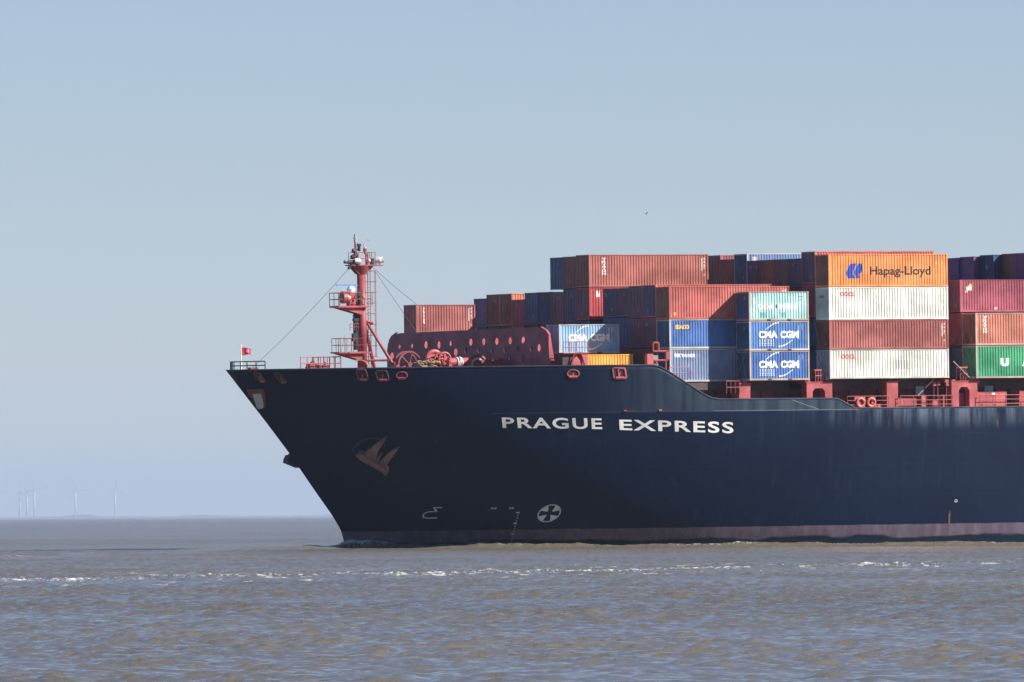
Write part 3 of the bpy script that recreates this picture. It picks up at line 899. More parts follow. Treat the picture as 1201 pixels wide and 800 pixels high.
# lockers and boxes on the side deck
def locker(s0_, s1_, z1, t=20.2, mat=M_RED, extra=None):
    mb = MB(); mb.box(s0_, s1_, -t, -t + .7, 11.63, z1)
    mb.box(s0_ - .03, s1_ + .03, -t - .03, -t + .73, z1, z1 + .05)
    if s1_ - s0_ > 1.2:
        for q in np.arange(s0_ + 1.0, s1_, 1.0): mb.box(q - .015, q + .015, -t - .02, -t, 11.7, z1)
    return mb.build('deck_locker', mat, SHIP)
locker(56.6, 58.85, 12.6, 19.9, M_REDD)
locker(59.2, 59.6, 12.85)
locker(61.4, 61.8, 12.85)
locker(60.5, 61.35, 12.4, 19.9)
locker(62.9, 63.75, 13.0, 19.9, M_REDD)
locker(64.85, 67.95, 13.08)
locker(69.3, 71.2, 13.15)
locker(54.3, 55.2, 12.1)
locker(53.95, 54.35, 12.8, 20.4)
for s_ in (59.6, 66.7):
    MB().box(s_, s_ + .85, -18.5, -18.4, 12.9, 13.7).box(s_ + .4, s_ + .45, -18.42, -17.9, 13.0, 13.1).build('side_light_panel', flat('pale_blue_panel', (.25, .38, .45), .5), SHIP)
for s_, zz in ((60.3, 13.7), (60.7, 13.75), (61.6, 13.7), (64.75, 13.85)):
    MB().box(s_, s_ + .28, -20.45, -20.15, zz, zz + .35).tube((s_ + .1, -20.3, 11.65), (s_ + .1, -20.3, zz), .03).build('deck_lamp', M_RED, SHIP)
MB().box(66.4, 66.75, -20.24, -20.2, 12.82, 13.05).build('white_label', M_WHITEP, SHIP)
# life rings
for i, (s_, lab) in enumerate(((52.5, 'orange-red life ring in a square red holder on the side deck rail'),
                               (53.6, 'orange-red life ring hung on the side deck rail beside the square red holder'))):
    e = empty('life_ring', MS @ Matrix.Translation((s_, -21.0, 12.3)), lab, 'life ring', 'life rings on the side deck rail')
    MB().ring((0, 0, 0), (0, 1, 0), .36, .11, n=28, m=8).build('ring_body', flat('orange_ring', (.6, .12, .08), .5), e)
    bm_ = MB()
    for k in range(4):
        a = math.pi / 4 + k * math.pi / 2
        bm_.ring((.36 * math.cos(a), 0, .36 * math.sin(a)), (-math.sin(a), 0, math.cos(a)), .112, .016, n=10, m=4)
    bm_.build('reflective_band', M_WHITEP, e)
mb = MB(); mb.box(51.95, 53.05, -20.89, -20.85, 11.8, 12.85); mb.build('life_ring_holder', M_RED, SHIP)

# ------------------------------------------------------------------ anchors
def anchor(name, M, label, port=True):
    e = empty(name, M, label, 'anchor', 'bow anchors')
    # local: x aft, y up along the shell, z out of it
    sh = MB()
    crown = [(-1.75, -.55), (-1.35, -.15), (-.75, -.2), (-.35, .25), (.9, 1.7), (.95, 2.25), (.55, 1.6), (-.1, .4)]
    # crown bar with two flukes, drawn along the diagonal
    def dia(u, v): # u along crown bar (down-right), v along flukes (up-right)
        return Vector((u * .80 + v * .62, -u * .60 + v * .78, 0))
    poly = [dia(-1.85, -.05), dia(-1.55, .22), dia(-1.0, .12), dia(-.92, .3)]
    MB().prism([dia(-1.62, -.02), dia(-1.6, .22), dia(-1.2, .42), dia(-.95, .34), dia(1.1, .34), dia(1.4, .2), dia(1.6, -.3), dia(1.0, -.14), dia(-1.0, -.2)], (0, 0, 1), .75).build('crown', M_ANCHOR, e)
    MB().prism([dia(-1.1, .3), dia(-.8, 1.4), dia(-.5, 2.4), dia(-.12, 3.15), dia(-.1, 2.2), dia(-.15, 1.3), dia(.15, .3)], (0, 0, 1), .5).build('fluke', M_ANCHOR, e)
    MB().prism([dia(.45, .3), dia(.62, 1.4), dia(.9, 2.3), dia(1.3, 2.95), dia(1.25, 2.1), dia(1.15, 1.2), dia(1.15, .3)], (0, 0, 1), .5).build('fluke', M_ANCHOR, e)
    MB().tube(dia(.2, .1) + Vector((0, 0, .3)), dia(.25, 1.1) + Vector((0, 0, -.1)), .2, .16).build('shank', M_ANCHOR, e)
    return e
s_, z_a = 11.55, 7.75
n, ax, up = hframe(s_, z_a)
c = hp(s_, z_a, .08)
Mx = Matrix(((ax.x, up.x, n.x, c.x), (ax.y, up.y, n.y, c.y), (ax.z, up.z, n.z, c.z), (0, 0, 0, 1)))
anchor('anchor', MS @ Mx, 'rust-brown stockless anchor stowed flat against the navy bow plating')
mb = MB()
pts = [hp(10.9 + .95 * math.cos(t), 8.75 + .95 * math.sin(t), .04) for t in np.linspace(.1, math.pi * 1.05, 14)]
mb.path(pts, .06, 6); mb.build('anchor_pocket_rim', paint('pocket_rim_paint', (.02, .035, .065), .4, .2), SHIP)
# starboard anchor, its crown peeps past the stem
cs = Vector((s_, float(hb(s_, z_a)) + .08, z_a))
nS = Vector((n.x, -n.y, n.z)); axS = Vector((ax.x, -ax.y, ax.z)); upS = Vector((up.x, -up.y, up.z))
sb = empty('anchor', MS @ Matrix.Translation((6.55, 1.0, 7.75)), 'dark anchor crown jutting out past the stem on the far side of the bow', 'anchor', 'bow anchors')
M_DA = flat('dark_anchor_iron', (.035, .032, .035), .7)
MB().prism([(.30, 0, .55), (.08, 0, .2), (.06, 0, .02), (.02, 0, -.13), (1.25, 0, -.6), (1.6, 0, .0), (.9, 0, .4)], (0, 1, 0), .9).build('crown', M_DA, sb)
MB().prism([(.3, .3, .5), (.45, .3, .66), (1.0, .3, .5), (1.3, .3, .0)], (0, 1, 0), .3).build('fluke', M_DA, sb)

# ------------------------------------------------------------------ containers
CW = 2.438
PITCH_C = .2785
PROF = [(0.0, 0.0), (.072, 0.0), (.130, .045), (.220, .045)]   # x, depth in from the outer flat
def corr(L):
    """corrugation break points along x for a wall between the corner posts"""
    x0, x1 = -L / 2 + .16, L / 2 - .16
    n = round((x1 - x0) / PITCH_C)
    p = (x1 - x0) / n
    xs = []
    for i in range(n):
        for a, d in PROF: xs.append((x0 + i * p + a * p / PITCH_C, d))
    xs.append((x1, 0.0))
    return xs
def depth_at(xs, x):
    return float(np.interp(x, [a for a, d in xs], [d for a, d in xs]))
INSET = .022
_shell = {}
def shell_mesh(L, h):
    key = ('s', round(L, 2), round(h, 2))
    if key in _shell: return _shell[key]
    mb = MB()
    xs = corr(L)
    zb, zt = .16, h - .07
    for sg in (-1, 1):
        vs = []
        for x, d in xs:
            y = sg * (CW / 2 - INSET - d)
            vs += [(x, y, zb), (x, y, zt)]
        fs = [(2 * i, 2 * i + 2, 2 * i + 3, 2 * i + 1) for i in range(len(xs) - 1)]
        mb.add(vs, fs)
    # roof with shallow ribs, floor, rear end
    y1 = CW / 2 - .05
    rx = np.linspace(-L / 2 + .1, L / 2 - .1, round(L / .3) * 2 + 1)
    vs = []
    for i, x in enumerate(rx): vs += [(x, -y1, h - .03 - .02 * (i % 2)), (x, y1, h - .03 - .02 * (i % 2))]
    mb.add(vs, [(2 * i, 2 * i + 2, 2 * i + 3, 2 * i + 1) for i in range(len(rx) - 1)])
    mb.add([(-L / 2 + .1, -y1, .15), (L / 2 - .1, -y1, .15), (L / 2 - .1, y1, .15), (-L / 2 + .1, y1, .15)], [(0, 1, 2, 3)])
    mb.add([(L / 2 - .06, -y1, .16), (L / 2 - .06, y1, .16), (L / 2 - .06, y1, h - .08), (L / 2 - .06, -y1, h - .08)], [(0, 1, 2, 3)])
    me = mb.mesh('shell', M_WHITE)
    _shell[key] = me
    return me
def frame_mesh(L, h):
    key = ('f', round(L, 2), round(h, 2))
    if key in _shell: return _shell[key]
    mb = MB(); w2 = CW / 2
    for sx in (-1, 1):
        for sy in (-1, 1):
            x0, x1 = sorted((sx * L / 2, sx * (L / 2 - .16)))
            y0, y1 = sorted((sy * w2, sy * (w2 - .11)))
            mb.box(x0 + .008, x1 - .008, y0 + .008, y1 - .008, .118, h - .118)
            for z0 in (0, h - .118):
                mb.box(x0 - .004, x1 + .004, y0 - .004, y1 + .004, z0, z0 + .118)
    for sy in (-1, 1):
        y0, y1 = sorted((sy * (w2 - .004), sy * (w2 - .07)))
        mb.box(-L / 2 + .165, L / 2 - .165, y0, y1, h - .075, h - .01)
        mb.box(-L / 2 + .165, L / 2 - .165, y0, y1, .02, .165)
    for sx in (-1, 1):
        x0, x1 = sorted((sx * (L / 2 - .005), sx * (L / 2 - .1)))
        mb.box(x0, x1, -w2 + .115, w2 - .115, h - .12, h - .01)
        mb.box(x0, x1, -w2 + .115, w2 - .115, .02, .17)
    me = mb.mesh('frame', M_WHITE)
    _shell[key] = me
    return me
def end_mesh(kind, L, h):
    key = (kind, round(L, 2), round(h, 2))
    if key in _shell: return _shell[key]
    mb = MB(); w2 = CW / 2 - .11
    X = -L / 2
    if kind == 'front_wall':
        n = 8; p = 2 * w2 / n; vs = []; pts = []
        for i in range(n):
            y0 = -w2 + i * p
            for a, d in ((0, .035), (.09 * p / .27, .035), (.14 * p / .27, .08), (.22 * p / .27, .08)): pts.append((y0 + a, d))
        pts.append((w2, .035))
        for y, d in pts: vs += [(X + d, y, .17), (X + d, y, h - .12)]
        mb.add(vs, [(2 * i, 2 * i + 2, 2 * i + 3, 2 * i + 1) for i in range(len(pts) - 1)])
    elif kind == 'door':   # one leaf, mirrored by scale
        mb.box(X + .03, X + .075, .012, w2 - .01, .19, h - .14)
        for z0 in np.linspace(.5, h - .45, 4): mb.box(X + .022, X + .03, .06, w2 - .06, z0 - .06, z0 + .06)
    elif kind == 'lock_rod':
        for yy in (.3, .8):
            mb.tube((X + .012, yy, .1), (X + .012, yy, h - .06), .02, n=6)
            for z0 in (.25, h * .5, h - .25): mb.box(X + .0, X + .03, yy - .05, yy + .05, z0 - .03, z0 + .03)
        mb.tube((X + .0, .3, 1.05), (X + .0, .75, 1.0), .018, n=5)
    me = mb.mesh(kind, M_WHITE)
    _shell[key] = me
    return me
def own(name, me, mat, parent):
    o = link(name, me, parent)
    o.material_slots[0].link = 'OBJECT'
    o.material_slots[0].material = mat
    return o

SIDE_OFF = .005
def side_letters(root, bm, L, h, name, mat):
    """bm in (distance from the bow-side end, height); wrap it on the corrugated port wall"""
    xs = corr(L)
    bx = [v.co.x - L / 2 for v in bm.verts]
    lo, hi = min(bx), max(bx)
    for v in bm.verts: v.co.x -= L / 2
    cut_x(bm, [a for a, d in xs if lo < a < hi])
    for v in bm.verts:
        x, zz = v.co.x, v.co.y
        v.co = (x, -(CW / 2 - INSET - depth_at(xs, x) + SIDE_OFF), zz)
    return bm_obj(bm, name, mat, root)
def word(root, L, h, txt, x0, x1, y0, y1, mat, bold=.02, spacing=1.0, name='lettering'):
    bm, bb = text_bm(txt, 1.0, bold, spacing)
    fit(bm, bb, x0, x1, y0, y1)
    return side_letters(root, bm, L, h, name, mat)
def vword(root, L, h, txt, x0, x1, y0, y1, mat, name='lettering'):
    """letters stacked downwards"""
    n = len(txt); ph = (y1 - y0) / n
    full = bmesh.new()
    for i, ch in enumerate(txt):
        bm, bb = text_bm(ch, 1.0, .03)
        cx = .5 * (x0 + x1); wd = (x1 - x0) * (1 if ch not in 'I' else .35)
        fit(bm, bb, cx - wd / 2, cx + wd / 2, y1 - (i + .86) * ph, y1 - i * ph)
        me = bpy.data.meshes.new('t'); bm.to_mesh(me); bm.free(); full.from_mesh(me); bpy.data.meshes.remove(me)
    return side_letters(root, full, L, h, name, mat)
def shape(root, L, h, polys, name, mat):
    return side_letters(root, poly_bm(polys), L, h, name, mat)

L_WHITE = flat('white_lettering', (.8, .8, .78), .5)
L_RED = flat('red_lettering', (.55, .05, .03), .5)
L_BLACK = flat('black_lettering', (.02, .015, .02), .5)
L_BLUE = flat('blue_lettering', (.01, .06, .42), .5)
L_YEL = flat('yellow_lettering', (.8, .5, .06), .5)
L_GREY = flat('faded_grey_lettering', (.3, .32, .36), .6)

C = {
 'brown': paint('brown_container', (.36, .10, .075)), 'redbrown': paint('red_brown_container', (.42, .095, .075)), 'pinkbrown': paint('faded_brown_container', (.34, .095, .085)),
 'oxide': paint('oxide_container', (.32, .085, .072)), 'shadewhite': paint('shaded_white_end', (.42, .45, .46)), 'maroon': paint('maroon_container', (.29, .055, .085)), 'red': paint('red_container', (.48, .06, .06)), 'orangebrown': paint('orange_brown_container', (.5, .16, .07)),  # the white end colour is white darkened to hold the bow end's shade
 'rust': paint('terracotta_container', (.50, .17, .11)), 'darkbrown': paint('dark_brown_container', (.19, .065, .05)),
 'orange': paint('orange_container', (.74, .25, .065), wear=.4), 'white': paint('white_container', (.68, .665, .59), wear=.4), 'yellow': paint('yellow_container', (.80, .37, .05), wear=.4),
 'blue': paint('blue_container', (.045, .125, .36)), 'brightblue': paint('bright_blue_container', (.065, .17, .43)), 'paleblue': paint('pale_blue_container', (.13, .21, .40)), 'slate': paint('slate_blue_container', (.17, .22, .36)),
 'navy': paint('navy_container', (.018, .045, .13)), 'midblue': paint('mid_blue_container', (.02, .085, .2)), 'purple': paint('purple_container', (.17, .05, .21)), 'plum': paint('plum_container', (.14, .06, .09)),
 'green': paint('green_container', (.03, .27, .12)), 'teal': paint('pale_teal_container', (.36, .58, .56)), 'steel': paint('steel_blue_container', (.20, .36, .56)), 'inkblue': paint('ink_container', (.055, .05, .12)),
}
FRAME_RUSTY = paint('rusty_frame_paint', (.42, .30, .24), .6, .9)
FRAME_GREY = paint('grey_frame_paint', (.46, .44, .40), .6, .8)

def container(s, row, ztop_, h, L, col, label, end='door', frame=None, group='containers stacked on the ship', plate=True, endcol=None):
    t = 2.48 * row
    zb = ztop_ - h
    root = empty('shipping_container', MS @ Matrix.Translation((s + L / 2, -t, zb)), label, 'container', group)
    own('shell', shell_mesh(L, h), C[col], root)
    own('frame', frame_mesh(L, h), frame or C[col], root)
    ec = C[endcol or col]  # a darker endcol puts the shade of bow-facing ends into their colour
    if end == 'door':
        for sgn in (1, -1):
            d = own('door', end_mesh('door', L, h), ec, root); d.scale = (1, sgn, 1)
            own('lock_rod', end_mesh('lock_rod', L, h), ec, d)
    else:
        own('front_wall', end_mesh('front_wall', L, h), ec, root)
    if plate:
        rr = random.Random(int(s * 10 + row * 7 + ztop_ * 3))
        yy = rr.choice((-.45, -.3, .25)); zz = rr.uniform(.5, .8) if rr.random() < .7 else h - .6
        MB().box(-L / 2 + .0, -L / 2 + .012, yy - .07, yy + .07, zz - .16, zz + .16).build('data_plate', flat('brass_plate', (.3, .24, .12), .5), root)
    if L < 8 and frame is not None:
        for cx in (-1.02, 1.02):
            MB().box(cx - .2, cx + .2, -CW / 2 - .002, -CW / 2 + .05, .03, .145).build('forklift_pocket', M_BLACK, root)
    return root
def end_text(root, L, h, txt, y0, y1, z0, z1, mat):
    bm, bb = text_bm(txt, 1.0, .02); fit(bm, bb, y0, y1, z0, z1)
    for v in bm.verts: v.co = (-L / 2 + .016, -v.co.x * 1.0, v.co.y) if False else (-L / 2 + .016, -(-v.co.x), v.co.y)
    # seen from the bow, starboard is on the left: mirror so that it reads
    for v in bm.verts: v.co.y = -v.co.y
    return bm_obj(bm, 'lettering', mat, root)
def codes(root, L, h, yellow=True, dx=0.0):
    xr = L - .75 + dx
    shape(root, L, h, [[(xr, h - .35), (xr + .12, h - .35), (xr + .12, h - 1.5), (xr, h - 1.5)][::-1]], 'code_panel', flat('pale_code_marks', (.62, .55, .53), .6))
    shape(root, L, h, [[(xr + .25, h - .3 - q), (xr + .36, h - .3 - q), (xr + .36, h - .5 - q), (xr + .25, h - .5 - q)][::-1] for q in (0, .3, .62)], 'code_panel', L_WHITE)
    if yellow:
        shape(root, L, h, [[(xr + .24, h - q), (xr + .36, h - q), (xr + .36, h - q - .18), (xr + .24, h - q - .18)][::-1] for q in (1.15, 1.75)], 'warning_label', L_YEL)
def cma(root, L, h, sub=True, x0=.95):
    word(root, L, h, 'CMA', x0, x0 + 1.95, h * .42, h * .42 + .66, L_WHITE, .06)
    word(root, L, h, 'CGM', x0 + 2.2, x0 + 4.05, h * .42, h * .42 + .66, L_WHITE, .06)
    a = [(x0 + .75 + 1.25 * q, h * .42 + .78 + .62 * math.sin(q * 1.45)) for q in np.linspace(0, 1, 9)]
    shape(root, L, h, stroke(a, [.06 + .1 * q for q in np.linspace(0, 1, 9)]), 'logo_arc', L_WHITE)
    a = [(x0 + 2.1 + 1.3 * q, h * .42 - .72 + .6 * (1 - math.cos(q * 1.5))) for q in np.linspace(0, 1, 9)]
    shape(root, L, h, stroke(a, [.16 - .1 * q for q in np.linspace(0, 1, 9)]), 'logo_arc', L_WHITE)
    if sub:
        for row_z in (h * .42 - .36, h * .42 - .68):     # two rows of small marks, not legible in the photograph
            for q in range(7):
                wq = .17 if q % 3 else .12
                xq = x0 + .06 + q * .23
                shape(root, L, h, [[(xq, row_z), (xq + wq, row_z), (xq + wq, row_z + .05), (xq, row_z + .05)], [(xq, row_z + .18), (xq + wq, row_z + .18), (xq + wq, row_z + .25), (xq, row_z + .25)],
                                   [(xq + .05, row_z + .05), (xq + .11, row_z + .05), (xq + .11, row_z + .18), (xq + .05, row_z + .18)]], 'small_mark', flat('pale_lettering', (.62, .66, .75), .5))
    shape(root, L, h, [[(5.0, h - .35), (5.07, h - .35), (5.07, h - 1.6), (5.0, h - 1.6)][::-1], [(5.3, h - .3), (5.36, h - .3), (5.36, h - .75), (5.3, h - .75)][::-1]], 'code_panel', flat('pale_lettering', (.62, .66, .75), .5))

HC, ST = 2.896, 2.591
L20, L40 = 6.058, 12.192
def T(r, txt='TRITON', x=1.35, L=L40, h=HC): vword(r, L, h, txt, x, x + .42, h - 1.85, h - .3, L_WHITE)

# --- bay B: three twenty-footers behind the breakwater
r = container(26.13, -6, 21.77, ST, L20, 'pinkbrown', 'faded brown container standing alone, foremost of all, just behind the maroon breakwater', plate=False)
vword(r, L20, ST, 'TRITON', .72, .92, ST - 1.75, ST - .3, L_WHITE); codes(r, L20, ST); end_text(r, L20, ST, 'TEX', -.9, -.2, ST - .75, ST - .5, L_GREY)
r = container(26.2, 5, 19.50, ST, L20, 'steel', 'light blue CMA CGM container half in shadow, nearest the breakwater end', frame=FRAME_GREY)
cma(r, L20, ST, sub=False)
container(26.2, 6, 16.80, ST, L20, 'yellow', 'yellow container low behind the bulwark, beneath the half-shaded blue CMA CGM box', 'front_wall', plate=False)
# --- bay C
Cs = 34.6
container(Cs, -7, 22.35, ST, L40, 'purple', 'purple container end partly hidden behind the lone foremost brown container')
container(Cs, -6, 22.68, HC, L40, 'darkbrown', 'very dark brown container end just right of the purple one above the breakwater', 'front_wall')
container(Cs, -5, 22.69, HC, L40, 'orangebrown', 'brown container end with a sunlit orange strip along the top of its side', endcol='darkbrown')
container(Cs, -4, 22.12, ST, L40, 'maroon', 'maroon container end set lower than its neighbours, under the sunlit orange strip')
container(Cs, -3, 22.69, HC, L40, 'midblue', 'plain blue container end above the breakwater, between maroon and navy ends')
r = container(Cs, -2, 22.70, HC, L40, 'navy', 'navy container end with faint tan marks at its top, above the breakwater end', 'front_wall', plate=False)
for q in range(5):
    MB().box(-L40 / 2 + .012, -L40 / 2 + .02, -.8 + q * .34, -.58 + q * .34, HC - .7, HC - .45).build('faint_mark', flat('dull_tan_lettering', (.16, .1, .05), .7), r)
container(Cs, -1, 25.75, HC, L40, 'midblue', 'blue container end, topmost and leftmost of the tall stack', 'door')
container(Cs, 0, 25.78, HC, L40, 'darkbrown', 'dark brown container end in the top tier beside the blue one', 'door')
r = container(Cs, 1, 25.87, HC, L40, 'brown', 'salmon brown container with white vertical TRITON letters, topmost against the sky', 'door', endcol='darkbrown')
T(r); codes(r, L40, HC)
container(Cs, -1, 22.66, HC, L40, 'plum', 'plum brown container end under the leftmost blue one, with a bright gap above it', 'door')
container(Cs, 0, 22.84, HC, L40, 'inkblue', 'ink blue container end under the dark brown one in the tall stack', 'door')
r = container(Cs, 1, 22.93, HC, L40, 'red', 'bright red container with a white and yellow badge, partly showing under the TRITON box', 'door', endcol='plum')
shape(r, L40, HC, [[(.72, HC - .3), (1.08, HC - .3), (1.08, HC - .85), (.72, HC - .85)][::-1]], 'badge', L_WHITE)
shape(r, L40, HC, [[(.84, HC - .3), (1.06, HC - .32), (1.04, HC - .55), (.86, HC - .5)][::-1]], 'badge', L_YEL)
r = container(Cs, 3, 22.75, ST, L40, 'inkblue', 'dark ink blue container end with small pale letters at its upper left', 'door')
end_text(r, L40, ST, 'TEX', -1.0, -.35, ST - .7, ST - .42, L_GREY)
container(Cs, 4, 22.77, ST, L40, 'plum', 'plum container end in the third tier, second from the red badge container', 'front_wall')
container(Cs, 5, 22.90, HC, L40, 'plum', 'plum container end in the third tier, third from the red badge container', 'door')
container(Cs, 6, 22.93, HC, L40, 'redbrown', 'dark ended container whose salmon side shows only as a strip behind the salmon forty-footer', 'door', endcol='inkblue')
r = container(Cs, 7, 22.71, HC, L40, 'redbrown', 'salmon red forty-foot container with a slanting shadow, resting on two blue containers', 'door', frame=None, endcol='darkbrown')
codes(r, L40, HC)
shape(r, L40, HC, [[(.5, .35), (.72, .35), (.72, .6), (.5, .6)]], 'warning_label', L_YEL)
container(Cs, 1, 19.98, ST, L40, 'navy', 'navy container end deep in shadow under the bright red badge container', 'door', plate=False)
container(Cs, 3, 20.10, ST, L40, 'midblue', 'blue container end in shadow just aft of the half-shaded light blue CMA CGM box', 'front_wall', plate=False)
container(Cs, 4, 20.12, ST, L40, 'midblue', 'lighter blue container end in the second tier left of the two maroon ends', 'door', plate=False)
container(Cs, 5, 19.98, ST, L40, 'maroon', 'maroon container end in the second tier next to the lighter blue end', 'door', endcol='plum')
r = container(Cs, 6, 19.98, ST, L40, 'maroon', 'maroon container end with small pale letters, second tier beside the yellow-lettered blue box', 'door', endcol='plum')
end_text(r, L40, ST, 'TEX', -.95, -.25, ST - .72, ST - .42, L_GREY)
container(Cs, 5, 17.30, ST, L40, 'darkbrown', 'dark container end low down above the bulwark, right of the yellow container', 'front_wall')
container(Cs, 6, 17.30, ST, L40, 'darkbrown', 'dark brown container end low down behind the red gangway frame', 'front_wall', plate=False)
r = container(Cs, 7, 19.80, ST, L40, 'blue', 'blue forty-foot container with yellow lettering under the salmon red one', 'front_wall', frame=FRAME_GREY, endcol='midblue')
codes(r, L40, ST, False)
word(r, L40, ST, 'SEACO', .62, 2.0, ST - .85, ST - .48, L_YEL, .07, 1.1)
r = container(Cs, 7, 17.18, HC, L40, 'slate', 'slate blue forty-foot container with white lettering, lowest under the yellow-lettered blue one', 'front_wall', frame=FRAME_GREY, endcol='navy')
word(r, L40, HC, 'tex', .5, 1.1, HC - .72, HC - .3, L_WHITE, .06); word(r, L40, HC, 'TAINER', 1.16, 2.6, HC - .72, HC - .42, L_WHITE, .05)
O = 41.27
r = container(O, 8, 22.18, ST, L20, 'teal', 'pale teal CHINA SHIPPING container topmost of the three short ones', 'front_wall', frame=FRAME_RUSTY, endcol='midblue')
word(r, L20, ST, 'CHINA', .92, 2.55, 1.0, 1.55, L_WHITE, .05); word(r, L20, ST, 'SHIPPING', 3.0, 4.95, 1.0, 1.55, L_WHITE, .05)
vword(r, L20, ST, 'CHINA', .45, .68, .35, 2.1, L_WHITE)
shape(r, L20, ST, [[(2.7, 1.28), (2.78, 1.5), (2.86, 1.28), (2.78, 1.06)][::-1]], 'logo', L_BLACK)
shape(r, L20, ST, [[(5.0, 2.05), (5.5, 2.05), (5.5, 2.2), (5.0, 2.2)], [(5.1, 1.8), (5.35, 1.8), (5.35, 1.92), (5.1, 1.92)]], 'code_panel', L_GREY)
shape(r, L20, ST, [[(1.1, .3), (1.75, .3), (1.75, .75), (1.1, .75)], [(3.25, .3), (3.75, .3), (3.75, .75), (3.25, .75)]], 'repair_patch', paint('teal_patch', (.16, .42, .42)))
r = container(O, 8, 19.55, ST, L20, 'brightblue', 'bright blue CMA CGM container in the middle of the three short ones', 'front_wall', frame=FRAME_GREY, endcol='midblue')
cma(r, L20, ST)
r = container(O, 8, 16.92, ST, L20, 'blue', 'darker blue CMA CGM container lowest of the three short ones, above the red pedestal', 'front_wall', frame=FRAME_RUSTY, endcol='midblue')
cma(r, L20, ST)
# --- bay D
D = 49.38
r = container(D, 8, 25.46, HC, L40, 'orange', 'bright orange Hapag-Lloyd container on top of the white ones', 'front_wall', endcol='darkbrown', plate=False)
def px(x, y): return ((x - 0) / 108.3 + 1.02 + .0, y)
K = 1 / (9.24 * 11.85)
def hx(x): return 1.2 + x * K * 1.0
def hy(y): return HC - .28 - (y - 5) / (9.24 * 13.2)
lp = [[(218, 290), (272, 180), (352, 175), (332, 215), (306, 268), (302, 296), (334, 352), (242, 352)],
      [(318, 282), (348, 212), (372, 178), (414, 176), (396, 222), (390, 256), (421, 258), (419, 276), (392, 290), (372, 304), (386, 349), (340, 349)]]
lp = [[((970 + x / 10 - 985) * 9.24, (290 + y / 10 - 300) * 9.24) for x, y in p] for p in lp]
shape(r, L40, HC, [[(hx(x), hy(y)) for x, y in p][::-1] for p in lp], 'logo', L_BLUE)
word(r, L40, HC, 'Hapag-Lloyd', hx(332), hx(1012), hy(226), hy(104), L_BLACK, .022)
for xa, xb in ((1070, 1085), (1130, 1148)):
    shape(r, L40, HC, [[(hx(xa), hy(84)), (hx(xb), hy(84)), (hx(xb), hy(52)), (hx(xa), hy(52))]], 'warning_label', L_YEL)
r = container(D, 8, 22.54, HC, L40, 'white', 'white OOCL container directly under the orange one', 'front_wall', endcol='shadewhite', plate=False)
word(r, L40, HC, 'OOCL', 1.15, 2.65, HC - .82, HC - .42, L_RED, .04); end_text(r, L40, HC, 'OOCL', -.55, .35, HC - .95, HC - .7, L_RED); codes(r, L40, HC, True)
r = container(D, 8, 19.62, ST, L40, 'oxide', 'plain red brown container between two white OOCL containers', 'door', endcol='darkbrown'); codes(r, L40, ST)
r = container(D, 8, 17.0, ST, L40, 'white', 'white OOCL container at the bottom of the stack with a row of grey bars', 'front_wall', endcol='shadewhite', frame=FRAME_GREY, plate=False)
codes(r, L40, ST, False)
word(r, L40, ST, 'OOCL', 1.15, 2.65, ST - .82, ST - .42, L_RED, .04)
shape(r, L40, ST, [[(6.75 + .28 * k, ST - 1.75), (6.85 + .28 * k, ST - 1.75), (6.85 + .28 * k, ST - 1.0), (6.75 + .28 * k, ST - 1.0)] for k in range(5)], 'grey_bars', L_GREY)
container(D, 7, 25.78, HC, L40, 'redbrown', 'dark container end whose red roof edge shows above the orange container', 'door', endcol='inkblue')
DK = [(4, 'inkblue', 'ink dark container end left of the one rising above the orange container'), (3, 'plum', 'plum dark container end in the top tier, under the middle of the grey-blue strip'),
      (2, 'darkbrown', 'dark brown container end in the top tier, small white mark, below the grey-blue strip'), (1, 'inkblue', 'dark container end with pale letters under the yellow label of the grey-blue strip')]
for rw, cc, lab in DK:
    r = container(D, rw + 2, 25.22, ST, L40, cc, lab, 'door')
    if rw == 1: end_text(r, L40, ST, 'TEX', -1.0, -.4, ST - .75, ST - .5, L_GREY)
r = container(D, 2, 25.86, HC, L40, 'paleblue', 'grey-blue container seen as a sunlit strip above dark ends, with a yellow label', 'front_wall', frame=FRAME_GREY, endcol='midblue')
shape(r, L40, HC, [[(.62, HC - .85), (.95, HC - .85), (.95, HC - .28), (.62, HC - .28)]], 'label', L_WHITE)
shape(r, L40, HC, [[(.82, HC - .8), (1.05, HC - .8), (1.05, HC - .3), (.82, HC - .3)]], 'label', L_YEL)
container(D, 1, 25.44, ST, L40, 'darkbrown', 'dark brown container end left of the blue one, under a short salmon strip', 'door')
container(D, 0, 25.85, HC, L40, 'pinkbrown', 'dark container end beside the TRITON box, its salmon side showing as a short strip', 'door', endcol='darkbrown')
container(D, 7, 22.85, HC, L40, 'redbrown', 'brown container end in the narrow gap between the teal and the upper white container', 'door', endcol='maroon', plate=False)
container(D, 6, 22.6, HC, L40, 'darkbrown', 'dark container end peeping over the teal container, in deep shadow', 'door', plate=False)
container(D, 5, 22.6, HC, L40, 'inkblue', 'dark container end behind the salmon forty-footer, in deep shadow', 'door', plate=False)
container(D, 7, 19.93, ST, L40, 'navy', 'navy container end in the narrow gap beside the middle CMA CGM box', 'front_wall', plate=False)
container(D, 7, 17.0, ST, L40, 'midblue', 'blue container end in the narrow gap beside the lowest CMA CGM box', 'front_wall', plate=False)
